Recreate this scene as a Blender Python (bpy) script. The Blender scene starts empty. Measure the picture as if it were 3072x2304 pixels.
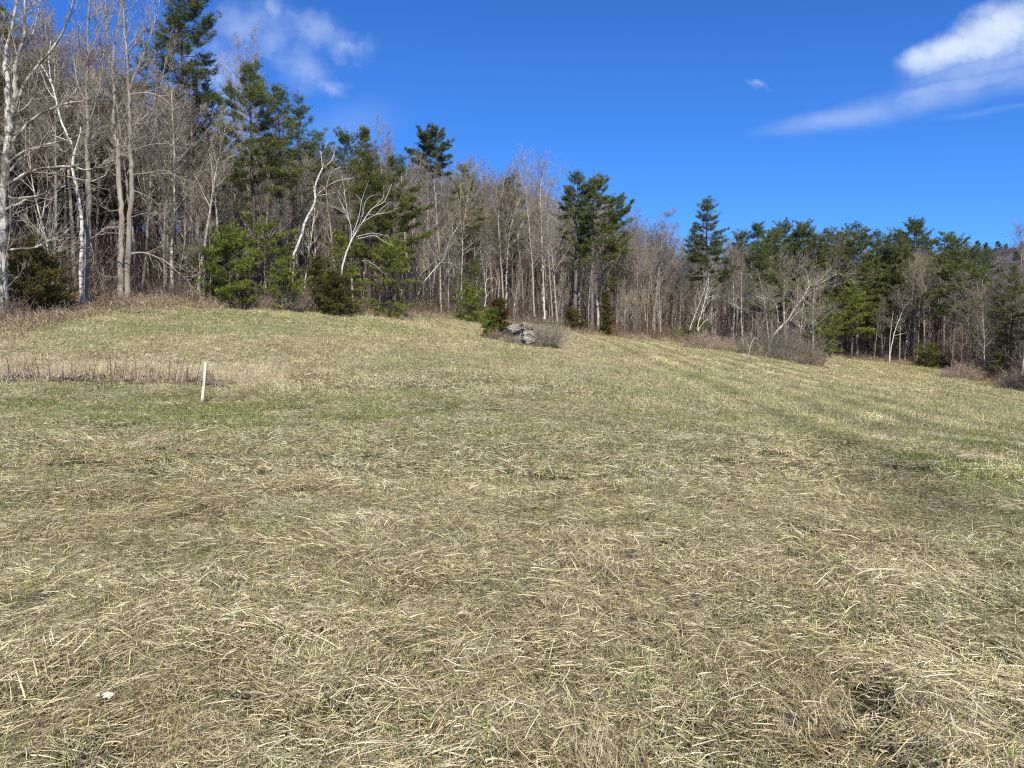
import bpy, math, random
import numpy as np
from mathutils import Vector, Matrix

R = math.radians
PI = math.pi
scene = bpy.context.scene
COL = scene.collection

# ------------------------------------------------------------------ camera
CAM_H = 1.6
F = 2307.0                       # focal length in photograph pixels (3072 wide)
PITCH = math.atan((1152 - 1020) / F)
cam_d = bpy.data.cameras.new('camera')
cam_d.sensor_width = 36.0
cam_d.lens = 36.0 * F / 3072.0
cam_d.clip_end = 20000
cam_d.clip_start = 0.05
cam = bpy.data.objects.new('camera', cam_d)
cam.location = (0, 0, CAM_H)
cam.rotation_euler = (PI / 2 - PITCH, 0, 0)
COL.objects.link(cam)
scene.camera = cam
cp, sp = math.cos(PITCH), math.sin(PITCH)

def ray(px, py):
    """world direction with unit y through a photograph pixel"""
    a = (px - 1536) / F
    b = (1152 - py) / F
    y = cp + b * sp
    z = -sp + b * cp
    return a / y, z / y

def at(px, py, Y):
    a, b = ray(px, py)
    return np.array([a * Y, Y, CAM_H + b * Y])

def px_of(x, y, z=CAM_H):
    """photograph column of a world point"""
    return 1536 + F * x / (y * cp - (z - CAM_H) * sp)

# ------------------------------------------------------------------ light
SUN_AZ = R(10)                    # the sun stands behind the camera, a little to its right
SUN_EL = R(47)
to_sun = Vector((math.sin(SUN_AZ) * math.cos(SUN_EL), -math.cos(SUN_AZ) * math.cos(SUN_EL), math.sin(SUN_EL)))
sun_d = bpy.data.lights.new('sun', 'SUN')
sun_d.energy = 5.0
sun_d.angle = R(0.5)
sun_d.color = (1.0, 0.94, 0.83)
sun = bpy.data.objects.new('sun', sun_d)
sun.rotation_euler = to_sun.to_track_quat('Z', 'Y').to_euler()
sun.location = (10, -40, 60)
COL.objects.link(sun)

scene.view_settings.view_transform = 'Standard'
scene.view_settings.look = 'None'
scene.view_settings.gamma = 1
scene.view_settings.use_curve_mapping = False
scene.view_settings.exposure = 0.54
scene.cycles.use_denoising = False
scene.cycles.filter_width = 1.2
scene.cycles.max_bounces = 5
scene.cycles.diffuse_bounces = 3
scene.cycles.transparent_max_bounces = 4

world = bpy.data.worlds.new('World')
scene.world = world
world.use_nodes = True

class NT:
    """small node helper"""
    def __init__(s, tree):
        s.t = tree
    def n(s, kind, **kw):
        nd = s.t.nodes.new(kind)
        for k, v in kw.items():
            setattr(nd, k, v)
        return nd
    def put(s, sock, v):
        if v is None:
            return
        if hasattr(v, 'is_output') or hasattr(v, 'links'):
            s.t.links.new(v, sock)
        else:
            sock.default_value = v
    def m(s, op, a, b=None, c=None, clamp=False):
        nd = s.n('ShaderNodeMath', operation=op, use_clamp=clamp)
        s.put(nd.inputs[0], a); s.put(nd.inputs[1], b)
        if c is not None:
            s.put(nd.inputs[2], c)
        return nd.outputs[0]
    def vm(s, op, a, b=None, scale=None):
        nd = s.n('ShaderNodeVectorMath', operation=op)
        s.put(nd.inputs[0], a)
        if b is not None:
            s.put(nd.inputs[1], b)
        if scale is not None:
            s.put(nd.inputs['Scale'], scale)
        return nd.outputs['Value'] if op in ('LENGTH', 'DOT_PRODUCT', 'DISTANCE') else nd.outputs[0]
    def xyz(s, x, y, z):
        nd = s.n('ShaderNodeCombineXYZ')
        s.put(nd.inputs[0], x); s.put(nd.inputs[1], y); s.put(nd.inputs[2], z)
        return nd.outputs[0]
    def noise(s, vec, scale, detail=4, rough=0.55, dist=0.0, color=False):
        nd = s.n('ShaderNodeTexNoise')
        s.put(nd.inputs['Vector'], vec)
        nd.inputs['Scale'].default_value = scale
        nd.inputs['Detail'].default_value = detail
        nd.inputs['Roughness'].default_value = rough
        nd.inputs['Distortion'].default_value = dist
        return nd.outputs['Color' if color else 'Fac']
    def mix(s, f, a, b, kind='MIX'):
        nd = s.n('ShaderNodeMix', data_type='RGBA', blend_type=kind)
        nd.clamp_factor = True
        s.put(nd.inputs[0], f); s.put(nd.inputs[6], a); s.put(nd.inputs[7], b)
        return nd.outputs[2]
    def ss(s, v, lo, hi, to=(0, 1)):
        nd = s.n('ShaderNodeMapRange', interpolation_type='SMOOTHSTEP')
        s.put(nd.inputs[0], v)
        nd.inputs[1].default_value = lo; nd.inputs[2].default_value = hi
        nd.inputs[3].default_value = to[0]; nd.inputs[4].default_value = to[1]
        return nd.outputs[0]

def make_sky():
    t = NT(world.node_tree)
    world.node_tree.nodes.clear()
    sky = t.n('ShaderNodeTexSky', sky_type='NISHITA')
    sky.sun_disc = False
    sky.sun_elevation = SUN_EL
    sky.sun_rotation = PI - SUN_AZ
    sky.altitude = 300
    sky.air_density = 1.0
    sky.dust_density = 0.35
    sky.ozone_density = 2.2
    tc = t.n('ShaderNodeTexCoord')
    D = tc.outputs['Generated']
    sp_ = t.n('ShaderNodeSeparateXYZ')
    t.t.links.new(D, sp_.inputs[0])
    yy = t.m('MAXIMUM', sp_.outputs[1], 0.05)
    u = t.m('DIVIDE', sp_.outputs[0], yy)
    v = t.m('DIVIDE', sp_.outputs[2], yy)
    UV = t.xyz(u, v, 0.0)
    front = t.ss(sp_.outputs[1], 0.05, 0.2)
    wob = t.vm('SUBTRACT', t.noise(UV, 9.0, 6, 0.6, color=True), (0.5, 0.5, 0.5))
    W1 = t.vm('ADD', UV, t.vm('SCALE', wob, scale=0.038))
    W2 = t.vm('ADD', UV, t.vm('SCALE', wob, scale=0.12))
    def blob(P, px, py, rx, ry, ang, soft=0.0):
        """1 in the middle of an ellipse, 0 at its rim (sizes in photograph pixels)"""
        cu, cv = ray(px, py)
        rx, ry = rx / F, ry / F
        q = t.vm('SUBTRACT', P, (cu, cv, 0.0))
        c_, s_ = math.cos(R(ang)), math.sin(R(ang))
        a = t.m('DIVIDE', t.vm('DOT_PRODUCT', q, (c_, s_, 0)), rx)
        b = t.m('DIVIDE', t.vm('DOT_PRODUCT', q, (-s_, c_, 0)), ry)
        return t.m('SUBTRACT', 1.0, t.m('SQRT', t.m('ADD', t.m('MULTIPLY', a, a), t.m('MULTIPLY', b, b))))
    def most(L):
        o = L[0]
        for x in L[1:]:
            nd = t.n('ShaderNodeMath', operation='SMOOTH_MAX')
            t.put(nd.inputs[0], o); t.put(nd.inputs[1], x); nd.inputs[2].default_value = 0.15
            o = nd.outputs[0]
        return o
    fine = t.noise(UV, 34.0, 6, 0.6)
    # the cumulus bank at the upper right
    big = most([blob(W1, 2765, 180, 125, 55, 14), blob(W1, 2850, 158, 225, 74, 20), blob(W1, 2990, 95, 260, 110, 26), blob(W1, 3230, 20, 330, 190, 24)])
    bigm = t.ss(t.m('ADD', big, t.m('ADD', t.m('MULTIPLY', t.m('SUBTRACT', fine, 0.5), 0.45), t.m('MULTIPLY', t.m('SUBTRACT', t.noise(UV, 15.0, 5, 0.6), 0.5), 0.9))), 0.06, 0.85)
    # veil beneath it
    veil = most([blob(W1, 2950, 200, 300, 60, 14), blob(W1, 2880, 260, 380, 34, 12)])
    veilm = t.m('MULTIPLY', t.ss(veil, 0.0, 0.8), 0.45)
    st = t.vm('ADD', UV, t.vm('SCALE', wob, scale=0.02))
    streak = most([blob(st, 2540, 352, 340, 46, 11), blob(st, 2790, 292, 440, 66, 13), blob(st, 3150, 215, 430, 70, 10)])
    streakm = t.m('MULTIPLY', t.ss(streak, 0.0, 1.0), 0.36)
    thin = t.m('MULTIPLY', t.ss(blob(st, 3000, 325, 250, 14, 10), 0.0, 0.9), 0.12)
    puff = t.m('MULTIPLY', t.ss(t.m('ADD', blob(W2, 2268, 248, 50, 32, 10), t.m('MULTIPLY', t.m('SUBTRACT', fine, 0.5), 1.1)), 0.05, 1.3), 0.42)
    # wisps behind the left-hand pines
    wisp = most([blob(W2, 890, 175, 150, 100, 10), blob(W2, 950, 85, 170, 60, -8), blob(W2, 1050, 110, 110, 50, -8), blob(W2, 800, 130, 150, 95, 40),
                 blob(W2, 720, 80, 150, 110, 0), blob(W2, 975, 215, 80, 50, -30), blob(W2, 640, 250, 160, 170, 0), blob(W2, 815, 45, 50, 70, -10)])
    wispm = t.m('MULTIPLY', t.ss(t.m('ADD', wisp, t.m('MULTIPLY', t.m('SUBTRACT', t.noise(W1, 12.0, 7, 0.62), 0.5), 1.6)), 0.0, 1.4), 0.44)
    film = t.m('MULTIPLY', t.ss(t.m('ADD', blob(W1, 1050, 370, 230, 110, 12), t.m('MULTIPLY', t.m('SUBTRACT', t.noise(W1, 5.0, 4), 0.5), 0.5)), 0.0, 1.0), 0.12)
    base = t.m('MAXIMUM', t.m('MAXIMUM', bigm, veilm), t.m('MAXIMUM', streakm, thin))
    base = t.m('MAXIMUM', base, t.m('MAXIMUM', puff, t.m('MAXIMUM', wispm, film)))
    cover = t.m('MULTIPLY', base, front, clamp=True)
    # body colour of the cumulus: billows a little greyer than the crests
    bill = t.noise(W1, 11.0, 7, 0.58)
    shade = t.ss(t.m('ADD', bill, t.m('MULTIPLY', t.m('SUBTRACT', v, t.m('MULTIPLY', u, 0.42)), 0.9)), 0.30, 0.72)
    cc = t.mix(shade, (2.7, 3.8, 6.2, 1), (5.0, 5.8, 7.1, 1))
    # camera-like deepening of the clear sky (saturation of the blue)
    deep = t.mix(1.0, sky.outputs[0], SKY_TINT, 'MULTIPLY')
    colr = t.mix(cover, deep, cc)
    bg = t.n('ShaderNodeBackground')
    t.put(bg.inputs[0], colr)
    bg.inputs[1].default_value = 0.1
    out = t.n('ShaderNodeOutputWorld')
    t.t.links.new(bg.outputs[0], out.inputs[0])

SKY_TINT = (0.225, 0.565, 1.13, 1)
make_sky()

# ------------------------------------------------------------------ numpy noise
def _hash(ix, iy, seed):
    h = (ix.astype(np.int64) * 374761393 + iy.astype(np.int64) * 668265263 + seed * 1442695041) & 0xffffffff
    h = ((h ^ (h >> 13)) * 1274126177) & 0xffffffff
    h = (h ^ (h >> 16)) & 0xffffffff
    return h / 4294967295.0

def vnoise(x, y, seed=0):
    x = np.asarray(x, float); y = np.asarray(y, float)
    ix = np.floor(x); iy = np.floor(y)
    fx = x - ix; fy = y - iy
    fx = fx * fx * (3 - 2 * fx); fy = fy * fy * (3 - 2 * fy)
    a = _hash(ix, iy, seed); b = _hash(ix + 1, iy, seed)
    c = _hash(ix, iy + 1, seed); d = _hash(ix + 1, iy + 1, seed)
    return (a * (1 - fx) + b * fx) * (1 - fy) + (c * (1 - fx) + d * fx) * fy

def fbm(x, y, seed=0, octv=4, gain=0.5):
    s = 0; amp = 1; tot = 0
    for k in range(octv):
        s = s + amp * vnoise(x * 2 ** k + 17.3 * k, y * 2 ** k - 9.1 * k, seed + k)
        tot += amp; amp *= gain
    return s / tot

def sstep(v, lo, hi):
    t = np.clip((np.asarray(v, float) - lo) / (hi - lo), 0, 1)
    return t * t * (3 - 2 * t)

# ------------------------------------------------------------------ terrain
EDGE = [(-900, 1040, 27), (-300, 1012, 32.5), (0, 985, 36), (150, 965, 38.5), (260, 935, 43), (400, 920, 46), (600, 918, 52),
        (900, 925, 60), (1180, 945, 68), (1430, 965, 76), (1760, 1003, 85), (2060, 1030, 90), (2250, 1045, 94), (2550, 1080, 100),
        (2700, 1092, 98), (2850, 1112, 90), (2960, 1145, 80), (3072, 1172, 70), (3400, 1250, 52), (4000, 1400, 36)]
ctrl = [at(*e) for e in EDGE]
ctrl += [at(605, 1205, 19.7), at(60, 1155, 22.5), at(350, 1150, 23), at(650, 1150, 23.5), at(60, 1080, 28), at(400, 1060, 31), at(800, 1060, 33), at(10, 960, 39),
         at(375, 893, 48.5), at(1565, 1030, 58), at(1536, 1062, 45), at(1536, 1128, 29), at(2300, 1075, 76), at(2450, 1100, 73),
         at(900, 985, 46), at(1200, 1000, 52), at(2700, 1150, 60), at(2000, 1110, 50), at(3072, 1235, 40), at(3000, 1320, 20), at(2300, 1230, 25),
         at(100, 850, 66), at(400, 845, 74), at(900, 885, 90), at(1400, 930, 105), at(1900, 1000, 125), at(2500, 1050, 135), at(2950, 1075, 125), at(3300, 1120, 100), at(150, 700, 120), at(700, 730, 125), at(1200, 780, 135), at(1700, 860, 145), at(2200, 930, 150), at(2700, 980, 150)]
for x in (-9, -4, 0, 4, 9):
    for y in (-6, 3, 9):
        ctrl.append(np.array([x, y, -0.012 * x]))
ctrl += [np.array([-22, 12, 0.5]), np.array([24, 12, -0.9]), np.array([-30, -20, 0.2]), np.array([30, -20, -0.8]), np.array([0, -40, 0.0]),
         np.array([-70, 60, 8.5]), np.array([-60, 100, 12.5]), np.array([70, 150, 4.0]), np.array([100, 90, -3.5]), np.array([-60, 10, 2.5]), np.array([60, 10, -2.5])]
CP = np.array(ctrl)

def _tps(r2):
    return 0.5 * r2 * np.log(r2 + 1e-9)
_d2 = ((CP[:, None, :2] - CP[None, :, :2]) ** 2).sum(2)
_n = len(CP)
_A = np.zeros((_n + 3, _n + 3))
_A[:_n, :_n] = _tps(_d2) + np.eye(_n) * 2.0
_A[:_n, _n] = 1; _A[:_n, _n + 1:] = CP[:, :2]
_A[_n, :_n] = 1; _A[_n + 1:, :_n] = CP[:, :2].T
_w = np.linalg.solve(_A, np.concatenate([CP[:, 2], np.zeros(3)]))

_ea = np.array([ray(e[0], e[1])[0] for e in EDGE]); _eY = np.array([e[2] for e in EDGE], float)
def edge_y(x, y):
    """forward distance of the wood's edge along the ray through (x, y)"""
    return np.interp(np.asarray(x) / np.maximum(y, 0.5), _ea, _eY)
def beyond(x, y):
    """metres behind the edge of the wood (negative: in the field)"""
    x = np.asarray(x, float); y = np.asarray(y, float)
    d = np.where(y > 0.5, y - edge_y(x, y), -50.0)
    return d

def big_height(x, y):
    x = np.asarray(x, float); y = np.asarray(y, float)
    sh = x.shape
    X = x.ravel(); Y = y.ravel()
    out = np.empty(X.size)
    for i in range(0, X.size, 40000):
        a = X[i:i + 40000]; b = Y[i:i + 40000]
        r2 = (a[:, None] - CP[None, :, 0]) ** 2 + (b[:, None] - CP[None, :, 1]) ** 2
        out[i:i + 40000] = _tps(r2) @ _w[:_n] + _w[_n] + _w[_n + 1] * a + _w[_n + 2] * b
    r = np.hypot(X, Y - 50)
    k = sstep(r, 120, 260)
    out = np.clip(out, -8, 20)
    return (out * (1 - k) + 1.0 * k).reshape(sh)

HOLE = at(2570, 2300, 2.84)
def height(x, y):
    x = np.asarray(x, float); y = np.asarray(y, float)
    z = big_height(x, y)
    near = 1 - sstep(np.hypot(x, y), 5, 22)
    wood = sstep(beyond(x, y), -1, 4)
    z = z + (fbm(x * 0.35, y * 0.35, 3, 3) - 0.5) * (0.10 + 0.12 * near) + (fbm(x * 1.7, y * 1.7, 8, 3) - 0.5) * (0.01 + 0.12 * near)
    z = z + wood * (fbm(x * 0.35, y * 0.35, 21, 3) - 0.5) * 0.6
    z = z - 0.45 * np.exp(-((((x - HOLE[0]) / 0.10) ** 2 + ((y - HOLE[1]) / 0.10) ** 2) ** 2))
    return z
def hz(x, y):
    return float(height(np.array([x]), np.array([y]))[0])

def green_map(x, y):
    """0 = straw, 1 = fresh green; follows the bands and streaks of the meadow"""
    x = np.asarray(x, float); y = np.asarray(y, float)
    yy = np.maximum(y, 0.6)
    px = 1536 + F * x / yy
    g = 0.36 + 1.35 * (fbm(x * 0.23 + 3, y * 0.11, 31, 4, 0.6) - 0.5) + 0.55 * (fbm(x * 1.3, y * 0.9, 37, 3) - 0.5)
    g += 0.55 * sstep(px, 1250, 700) * sstep(y, 13, 16.5) * (1 - sstep(y, 21.6, 22.6)) if False else 0
    left = 1 - sstep(px, 700, 1250)
    g = g + 0.26 * left * sstep(y, 12, 16) * (1 - sstep(y, 21.8, 22.6))
    g = g - 0.35 * left * sstep(y, 22.4, 23.5) * (1 - sstep(y, 33, 38))
    g = g + 0.28 * sstep(-beyond(x, y), 22, 8) if False else g + 0.20 * (1 - sstep(-beyond(x, y), 10, 24)) * (1 - sstep(px, 1500, 2100))
    g = g + 0.22 * sstep(px, 2650, 3050) * sstep(y, 4, 7)
    g = g - 0.22 * np.exp(-((px - 2620) / 170.0) ** 2) * sstep(y, 5, 8) * (1 - sstep(y, 22, 34))
    # bands left by the mower, running from the right foreground towards the far tree line
    q = x - 0.31 * y + 0.0030 * y * y
    g = g + 0.40 * np.sin(q * 2 * PI / 2.6 + 2.0 * fbm(x * 0.10, y * 0.10, 44, 3)) * (0.3 + 1.4 * fbm(x * 0.3, y * 0.2, 45, 3)) * sstep(q, -0.5, 2.5) * sstep(y, 3.5, 8)
    # low hollows stay greener and browner by turns
    g = g + 0.30 * (fbm(x * 0.08, y * 0.30, 47, 3) - 0.5) * sstep(y, 10, 25)
    return np.clip(g, 0, 1)

# ------------------------------------------------------------------ materials
def new_mat(name):
    m = bpy.data.materials.new(name)
    m.use_nodes = True
    m.node_tree.nodes.clear()
    t = NT(m.node_tree)
    out = t.n('ShaderNodeOutputMaterial')
    b = t.n('ShaderNodeBsdfPrincipled')
    b.inputs['Roughness'].default_value = 0.85
    b.inputs['Specular IOR Level'].default_value = 0.2
    t.t.links.new(b.outputs[0], out.inputs[0])
    return m, t, b

def rgb(*c):
    return (c[0], c[1], c[2], 1)

def attr(t, name, what='Fac'):
    a = t.n('ShaderNodeAttribute', attribute_name=name)
    return a.outputs[what]

def mat_ground():
    m, t, b = new_mat('meadow_ground')
    P = t.n('ShaderNodeNewGeometry').outputs['Position']
    g = attr(t, 'green'); w = attr(t, 'wood')
    n1 = t.noise(P, 2.2, 6, 0.65); n2 = t.noise(P, 14, 4, 0.6)
    st = t.n('ShaderNodeMapping'); st.inputs['Scale'].default_value = (1, 0.35, 1)
    t.t.links.new(P, st.inputs[0])
    n3 = t.noise(st.outputs[0], 0.9, 5, 0.6)
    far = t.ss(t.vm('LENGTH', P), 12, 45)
    straw = t.mix(n1, rgb(.21, .165, .09), rgb(.40, .335, .195))
    green = t.mix(n2, rgb(.09, .115, .035), rgb(.19, .20, .075))
    fld = t.mix(t.ss(t.m('ADD', g, t.m('MULTIPLY', t.m('SUBTRACT', n3, 0.5), 1.0)), 0.2, 0.9), straw, green)
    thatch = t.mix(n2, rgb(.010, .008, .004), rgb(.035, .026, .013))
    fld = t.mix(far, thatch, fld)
    litter = t.mix(t.noise(P, 5, 6, 0.7), rgb(.07, .042, .024), rgb(.26, .16, .09))
    litter = t.mix(t.ss(t.noise(P, 30, 3, 0.6), 0.5, 0.7), litter, rgb(.34, .23, .14))
    c = t.mix(t.ss(t.m('ADD', w, t.m('MULTIPLY', t.m('SUBTRACT', n1, 0.5), 0.5)), 0.3, 0.7), fld, litter)
    t.put(b.inputs['Base Color'], c)
    bu = t.n('ShaderNodeBump'); bu.inputs['Strength'].default_value = 0.8; bu.inputs['Distance'].default_value = 0.05
    t.put(bu.inputs['Height'], t.noise(P, 22, 5, 0.7))
    t.t.links.new(bu.outputs[0], b.inputs['Normal'])
    b.inputs['Roughness'].default_value = 0.95
    return m

def mat_blade(name='grass_blades', trans=0.10):
    """colour per blade from the mesh, shifted by place"""
    m, t, b = new_mat(name)
    P = t.n('ShaderNodeNewGeometry').outputs['Position']
    c = attr(t, 'tint', 'Color')
    n = t.noise(P, 1.1, 4, 0.6)
    rnd = t.n('ShaderNodeObjectInfo').outputs['Random']
    c = t.mix(t.ss(n, 0.38, 0.66), c, t.mix(1.0, c, rgb(.80, .77, .74), 'MULTIPLY'))
    c = t.mix(t.ss(t.noise(P, 0.35, 5, 0.6), 0.42, 0.62), c, t.mix(1.0, c, rgb(.90, .88, .86), 'MULTIPLY'))
    # rows the mower left: swathes of paler, thicker straw between thinner ones
    sx = t.n('ShaderNodeSeparateXYZ'); t.t.links.new(P, sx.inputs[0])
    X, Y = sx.outputs[0], sx.outputs[1]
    q = t.m('ADD', t.m('SUBTRACT', X, t.m('MULTIPLY', Y, 0.31)), t.m('MULTIPLY', t.m('MULTIPLY', Y, Y), 0.0030))
    q = t.m('ADD', q, t.m('MULTIPLY', t.noise(P, 0.13, 4, 0.55), 2.2))
    wv = t.m('SINE', t.m('MULTIPLY', q, 2 * PI / 2.6))
    wv = t.m('MULTIPLY', wv, t.m('MULTIPLY', t.ss(q, 0.0, 3.0), t.ss(t.noise(P, 0.3, 4, 0.6), 0.34, 0.62)))
    f = t.m('SUBTRACT', 1.04, t.m('MULTIPLY', wv, 0.36))
    c = t.mix(1.0, c, t.xyz(f, f, f), 'MULTIPLY')
    c = t.mix(t.m('MULTIPLY', rnd, 0.5), c, t.mix(1.0, c, rgb(1.22, 1.14, 1.0), 'MULTIPLY'))
    t.put(b.inputs['Base Color'], c)
    b.inputs['Roughness'].default_value = 0.55
    b.inputs['Specular IOR Level'].default_value = 0.35
    tr = t.n('ShaderNodeBsdfTranslucent')
    t.put(tr.inputs[0], c)
    mx = t.n('ShaderNodeMixShader'); mx.inputs[0].default_value = trans
    t.t.links.new(b.outputs[0], mx.inputs[1]); t.t.links.new(tr.outputs[0], mx.inputs[2])
    out = [x for x in t.t.nodes if x.type == 'OUTPUT_MATERIAL'][0]
    t.t.links.new(mx.outputs[0], out.inputs[0])
    return m

def mat_bark(name, dark, light, patch=None, scale=6.0, vary=0.5, patch_at=(0.52, 0.62)):
    m, t, b = new_mat(name)
    tc = t.n('ShaderNodeTexCoord').outputs['Object']
    mp = t.n('ShaderNodeMapping'); mp.inputs['Scale'].default_value = (1, 1, 0.22)
    t.t.links.new(tc, mp.inputs[0])
    n = t.noise(mp.outputs[0], scale, 6, 0.65)
    c = t.mix(t.ss(n, 0.3, 0.7), rgb(*dark), rgb(*light))
    rnd = t.n('ShaderNodeObjectInfo').outputs['Random']
    if patch:
        pn = t.noise(tc, 2.3, 4, 0.65)
        c = t.mix(t.ss(pn, *patch_at), c, rgb(*patch))
    f = t.m('ADD', 1 - vary / 2, t.m('MULTIPLY', rnd, vary))
    c = t.mix(1.0, c, t.xyz(f, f, f), 'MULTIPLY')
    t.put(b.inputs['Base Color'], c)
    bu = t.n('ShaderNodeBump'); bu.inputs['Strength'].default_value = 0.6; bu.inputs['Distance'].default_value = 0.02
    t.put(bu.inputs['Height'], n)
    t.t.links.new(bu.outputs[0], b.inputs['Normal'])
    b.inputs['Roughness'].default_value = 0.9
    return m

def mat_birch():
    m, t, b = new_mat('white_birch_bark')
    tc = t.n('ShaderNodeTexCoord').outputs['Object']
    mp = t.n('ShaderNodeMapping'); mp.inputs['Scale'].default_value = (1, 1, 3.0)
    t.t.links.new(tc, mp.inputs[0])
    n = t.noise(mp.outputs[0], 2.4, 5, 0.65)
    n2 = t.noise(tc, 1.6, 4, 0.6)
    c = t.mix(t.ss(n, 0.52, 0.60), rgb(.60, .57, .50), rgb(.11, .10, .09))
    c = t.mix(t.ss(n2, 0.56, 0.66), c, rgb(.30, .27, .22))
    t.put(b.inputs['Base Color'], c)
    b.inputs['Roughness'].default_value = 0.7
    return m

def mat_twig(name, a, c2, vary=0.45):
    m, t, b = new_mat(name)
    P = t.n('ShaderNodeNewGeometry').outputs['Position']
    rnd = t.n('ShaderNodeObjectInfo').outputs['Random']
    n = t.noise(P, 0.6, 3, 0.6)
    c = t.mix(t.m('ADD', t.m('MULTIPLY', n, 0.5), t.m('MULTIPLY', rnd, 0.5)), rgb(*a), rgb(*c2))
    f = t.m('ADD', 1 - vary / 2, t.m('MULTIPLY', rnd, vary))
    c = t.mix(1.0, c, t.xyz(f, f, f), 'MULTIPLY')
    t.put(b.inputs['Base Color'], c)
    return m

def mat_needle(name, a, c2, tip=None, trans=0.32):
    m, t, b = new_mat(name)
    P = t.n('ShaderNodeNewGeometry').outputs['Position']
    rnd = t.n('ShaderNodeObjectInfo').outputs['Random']
    n = t.noise(P, 1.1, 3, 0.6)
    tint = attr(t, 'tint', 'Color')
    c = t.mix(t.ss(n, 0.3, 0.7), rgb(*a), rgb(*c2))
    if tip:
        c = t.mix(t.m('MULTIPLY', rnd, 0.7), c, rgb(*tip))
    c = t.mix(1.0, c, tint, 'MULTIPLY')
    t.put(b.inputs['Base Color'], c)
    b.inputs['Roughness'].default_value = 0.6
    tr = t.n('ShaderNodeBsdfTranslucent'); t.put(tr.inputs[0], c)
    mx = t.n('ShaderNodeMixShader'); mx.inputs[0].default_value = trans
    t.t.links.new(b.outputs[0], mx.inputs[1]); t.t.links.new(tr.outputs[0], mx.inputs[2])
    out = [x for x in t.t.nodes if x.type == 'OUTPUT_MATERIAL'][0]
    t.t.links.new(mx.outputs[0], out.inputs[0])
    return m

def mat_rock():
    m, t, b = new_mat('lichened_rock')
    tc = t.n('ShaderNodeTexCoord').outputs['Object']
    mp = t.n('ShaderNodeMapping'); mp.inputs['Scale'].default_value = (1, 1, 3.0)
    t.t.links.new(tc, mp.inputs[0])
    n = t.noise(mp.outputs[0], 2.2, 7, 0.65)
    c = t.mix(t.ss(n, 0.35, 0.65), rgb(.11, .092, .072), rgb(.36, .32, .26))
    c = t.mix(t.ss(t.noise(tc, 5, 5, 0.7), 0.52, 0.66), c, rgb(.36, .34, .26))
    c = t.mix(t.ss(t.noise(tc, 3.1, 5, 0.6), 0.6, 0.7), c, rgb(.09, .085, .07))
    t.put(b.inputs['Base Color'], c)
    bu = t.n('ShaderNodeBump'); bu.inputs['Strength'].default_value = 1.0; bu.inputs['Distance'].default_value = 0.08
    t.put(bu.inputs['Height'], n)
    t.t.links.new(bu.outputs[0], b.inputs['Normal'])
    return m

def mat_wood():
    m, t, b = new_mat('fresh_sawn_wood')
    tc = t.n('ShaderNodeTexCoord').outputs['Object']
    mp = t.n('ShaderNodeMapping'); mp.inputs['Scale'].default_value = (12, 12, 0.8)
    t.t.links.new(tc, mp.inputs[0])
    n = t.noise(mp.outputs[0], 3, 5, 0.6)
    c = t.mix(n, rgb(.62, .53, .37), rgb(.86, .80, .64))
    sz = t.n('ShaderNodeSeparateXYZ'); t.t.links.new(tc, sz.inputs[0])
    mud = t.ss(t.m('ADD', sz.outputs[2], t.m('MULTIPLY', t.noise(tc, 18, 4, 0.6), 0.16)), 0.36, 0.22)
    c = t.mix(t.m('MULTIPLY', mud, 0.75), c, rgb(.24, .18, .10))
    c = t.mix(t.m('MULTIPLY', t.ss(t.noise(tc, 9, 4, 0.6), 0.58, 0.70), 0.5), c, rgb(.42, .34, .22))
    t.put(b.inputs['Base Color'], c)
    b.inputs['Roughness'].default_value = 0.6
    return m

def mat_hill():
    m, t, b = new_mat('far_hillside')
    P = t.n('ShaderNodeNewGeometry').outputs['Position']
    n = t.noise(P, 0.05, 6, 0.7); n2 = t.noise(P, 0.012, 3, 0.5)
    c = t.mix(t.ss(n, 0.35, 0.65), rgb(.05, .046, .052), rgb(.115, .10, .105))
    c = t.mix(t.ss(n2, 0.52, 0.62), c, rgb(.04, .05, .048))
    t.put(b.inputs['Base Color'], c)
    b.inputs['Roughness'].default_value = 1.0
    return m

def mat_plain(name, c, rough=0.8):
    m, t, b = new_mat(name)
    P = t.n('ShaderNodeTexCoord').outputs['Object']
    cc = t.mix(t.noise(P, 9, 4, 0.6), rgb(*[v * 0.7 for v in c]), rgb(*[min(1, v * 1.25) for v in c]))
    t.put(b.inputs['Base Color'], cc)
    b.inputs['Roughness'].default_value = rough
    return m

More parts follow.
